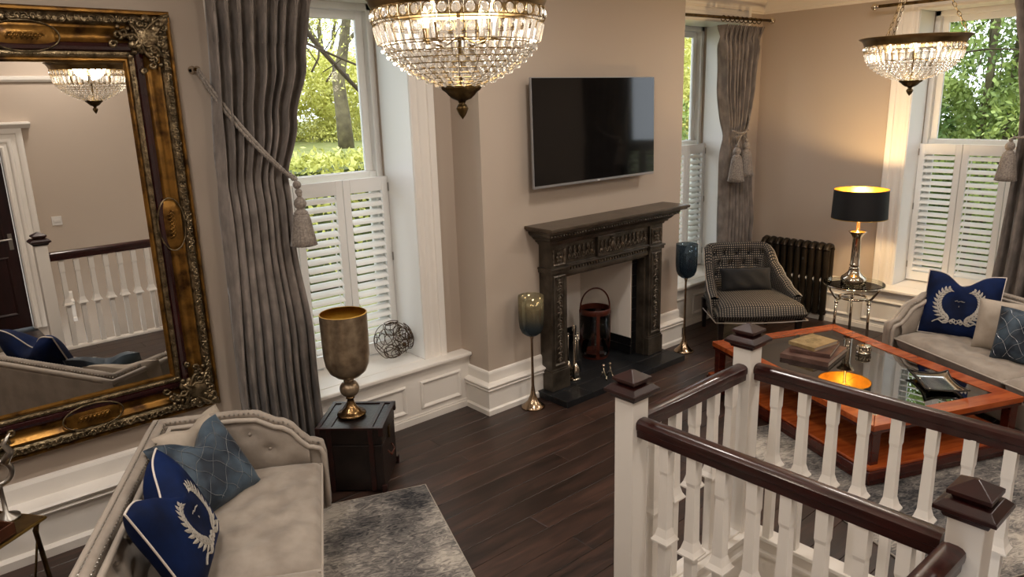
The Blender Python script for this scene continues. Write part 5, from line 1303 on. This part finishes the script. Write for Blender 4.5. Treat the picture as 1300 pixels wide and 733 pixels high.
def tree(label, base, H, seed, m, nleaf, s, lean=0):
    rnd = random.Random(seed); r = thing('tree', label, 'tree', base); b = MB(); tips = []
    def br(p, d, L, rad, lev):
        pts = [p]; rs = [rad]; q = p.copy(); dd = d.copy()
        for i in range(5):
            dd = (dd+Vector((rnd.gauss(0, .16), rnd.gauss(0, .16), rnd.gauss(0, .1)+.04))).normalized(); q = q+dd*L/5; pts.append(q.copy()); rs.append(rad*(1-.12*(i+1)))
        b.tube(pts, rad, 7 if lev < 2 else 5, rs=rs)
        if lev >= 1: tips.extend(pts[1:])
        if lev == 0: tips.extend(pts[2:]*3)
        if lev < 4:
            for k in range(4 if lev < 3 else 3):
                i = rnd.randint(2, 5); a = rnd.uniform(0, 6.3); nd = (dd*.7+Vector((math.cos(a), math.sin(a), rnd.uniform(-.1, .7)))*.75).normalized(); br(pts[i], nd, L*rnd.uniform(.55, .8), rs[i]*.58, lev+1)
    br(Vector((0, 0, 0)), Vector((lean, 0, 1)).normalized(), H*.42, H*.021, 0)
    b.build('trunk_and_branches', bark_m, r, smooth=True)
    b = MB(); leaves(b, nleaf, lambda: rnd.choice(tips)+Vector((rnd.gauss(0, .03*H), rnd.gauss(0, .03*H), rnd.gauss(0, .03*H))), s, rnd); b.build('foliage', m, r, kind='stuff')
    return r
tree('tall spring tree with mossy trunk and yellow-green leaves outside the left window', (12.0, 22, .8), 13, 4, yleaf_m, 50000, .06)
tree('thinner spring tree farther off outside the left window', (24, 46, .8), 16, 9, yleaf_m, 30000, .10)
tree('spring tree outside the window beside the fireplace', (15.5, 13.5, -.3), 8, 12, yleaf_m, 8000, .09)
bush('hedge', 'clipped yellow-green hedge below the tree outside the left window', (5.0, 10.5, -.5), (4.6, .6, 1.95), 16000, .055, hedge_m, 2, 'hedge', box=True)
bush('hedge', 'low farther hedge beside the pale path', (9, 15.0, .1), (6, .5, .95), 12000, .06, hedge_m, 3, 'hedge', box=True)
bush('shrub', 'dense green laurel shrub filling the right-hand window', (12.2, 3.3, -.6), (2.4, 3.4, 5.6), 150000, .042, holly_m, 5)
bush('shrub', 'second green shrub behind the laurel outside the right-hand window', (16.8, .6, -.6), (2.2, 5.0, 9.0), 80000, .07, holly_m, 8)
bush('shrub', 'rounded green shrub outside the window beside the fireplace', (11.5, 10.5, -.6), (1.6, 1.6, 2.6), 14000, .06, holly_m, 15)
b = MB().box(-1.5, 1.5, -.3, .3, 0, 3.2); hb = thing('distant_house', 'pale stone house behind the trees beyond the path', 'house', (11.0, 40, .7))
MB().box(-4, 4, 0, 5, 0, 3.6).build('wall', stone_m, hb); MB().add([(-4.3, -.3, 3.6), (4.3, -.3, 3.6), (4.3, 5.3, 3.6), (-4.3, 5.3, 3.6), (-4.3, 2.5, 5.4), (4.3, 2.5, 5.4)], [(0, 1, 5, 4), (2, 3, 4, 5), (0, 4, 3), (1, 2, 5)]).build('roof', M('slate_roof', '#5a5a60', .8), hb)
for x in (-2.5, 0, 2.5): MB().box(x-.5, x+.5, -.05, 0, 1.0, 2.4).build('window', M('dark_far_window', '#3c4248', .3), hb)

bush('shrub', 'loose yellow-green shrubs far beyond the path', (17, 34, -.5), (10, 5, 4.2), 60000, .10, yleaf_m, 21)
bush('shrub', 'yellow-green shrubs glimpsed beyond the window beside the fireplace', (26, 20, -.5), (5, 4, 5.5), 45000, .09, yleaf_m, 22)
def bare_branch(label, pts, r):
    o = thing('bare_branch', label, 'branch', pts[0]); O = Vector(pts[0]); P = [Vector(p)-O for p in pts]; b = MB(); rnd = random.Random(len(pts)+int(r*1000))
    path = bez(P, 16); b.tube(path, r, 6, rs=[r*(1-.03*i) for i in range(17)])
    for k in range(3, 16, 2):
        q = path[k]; d = Vector((rnd.uniform(-.3, .3), rnd.uniform(-.2, .2), rnd.uniform(-.35, .3))); b.tube([q, q+d*.5+Vector((.05, 0, .02)), q+d], r*.35, 5)
    b.build('twigs', twig_m, o, smooth=True)
bare_branch('thin dark bare branch slanting across the top of the left window', [(3.4, 8.0, 3.12), (4.07, 8.0, 2.82), (4.46, 8.0, 2.69), (5.3, 8.0, 2.40)], .018)
bare_branch('thicker bare branch curving down behind the thin one, left window', [(4.5, 9.5, 3.5), (4.84, 9.5, 2.9), (5.44, 9.5, 2.45), (6.2, 9.5, 1.6)], .04)
bare_branch('thin bare branch crossing in front of the laurel in the right-hand window', [(9.0, 3.2, 2.48), (9.0, 2.85, 2.60), (9.0, 2.67, 2.60), (9.0, 1.9, 2.44)], .012)
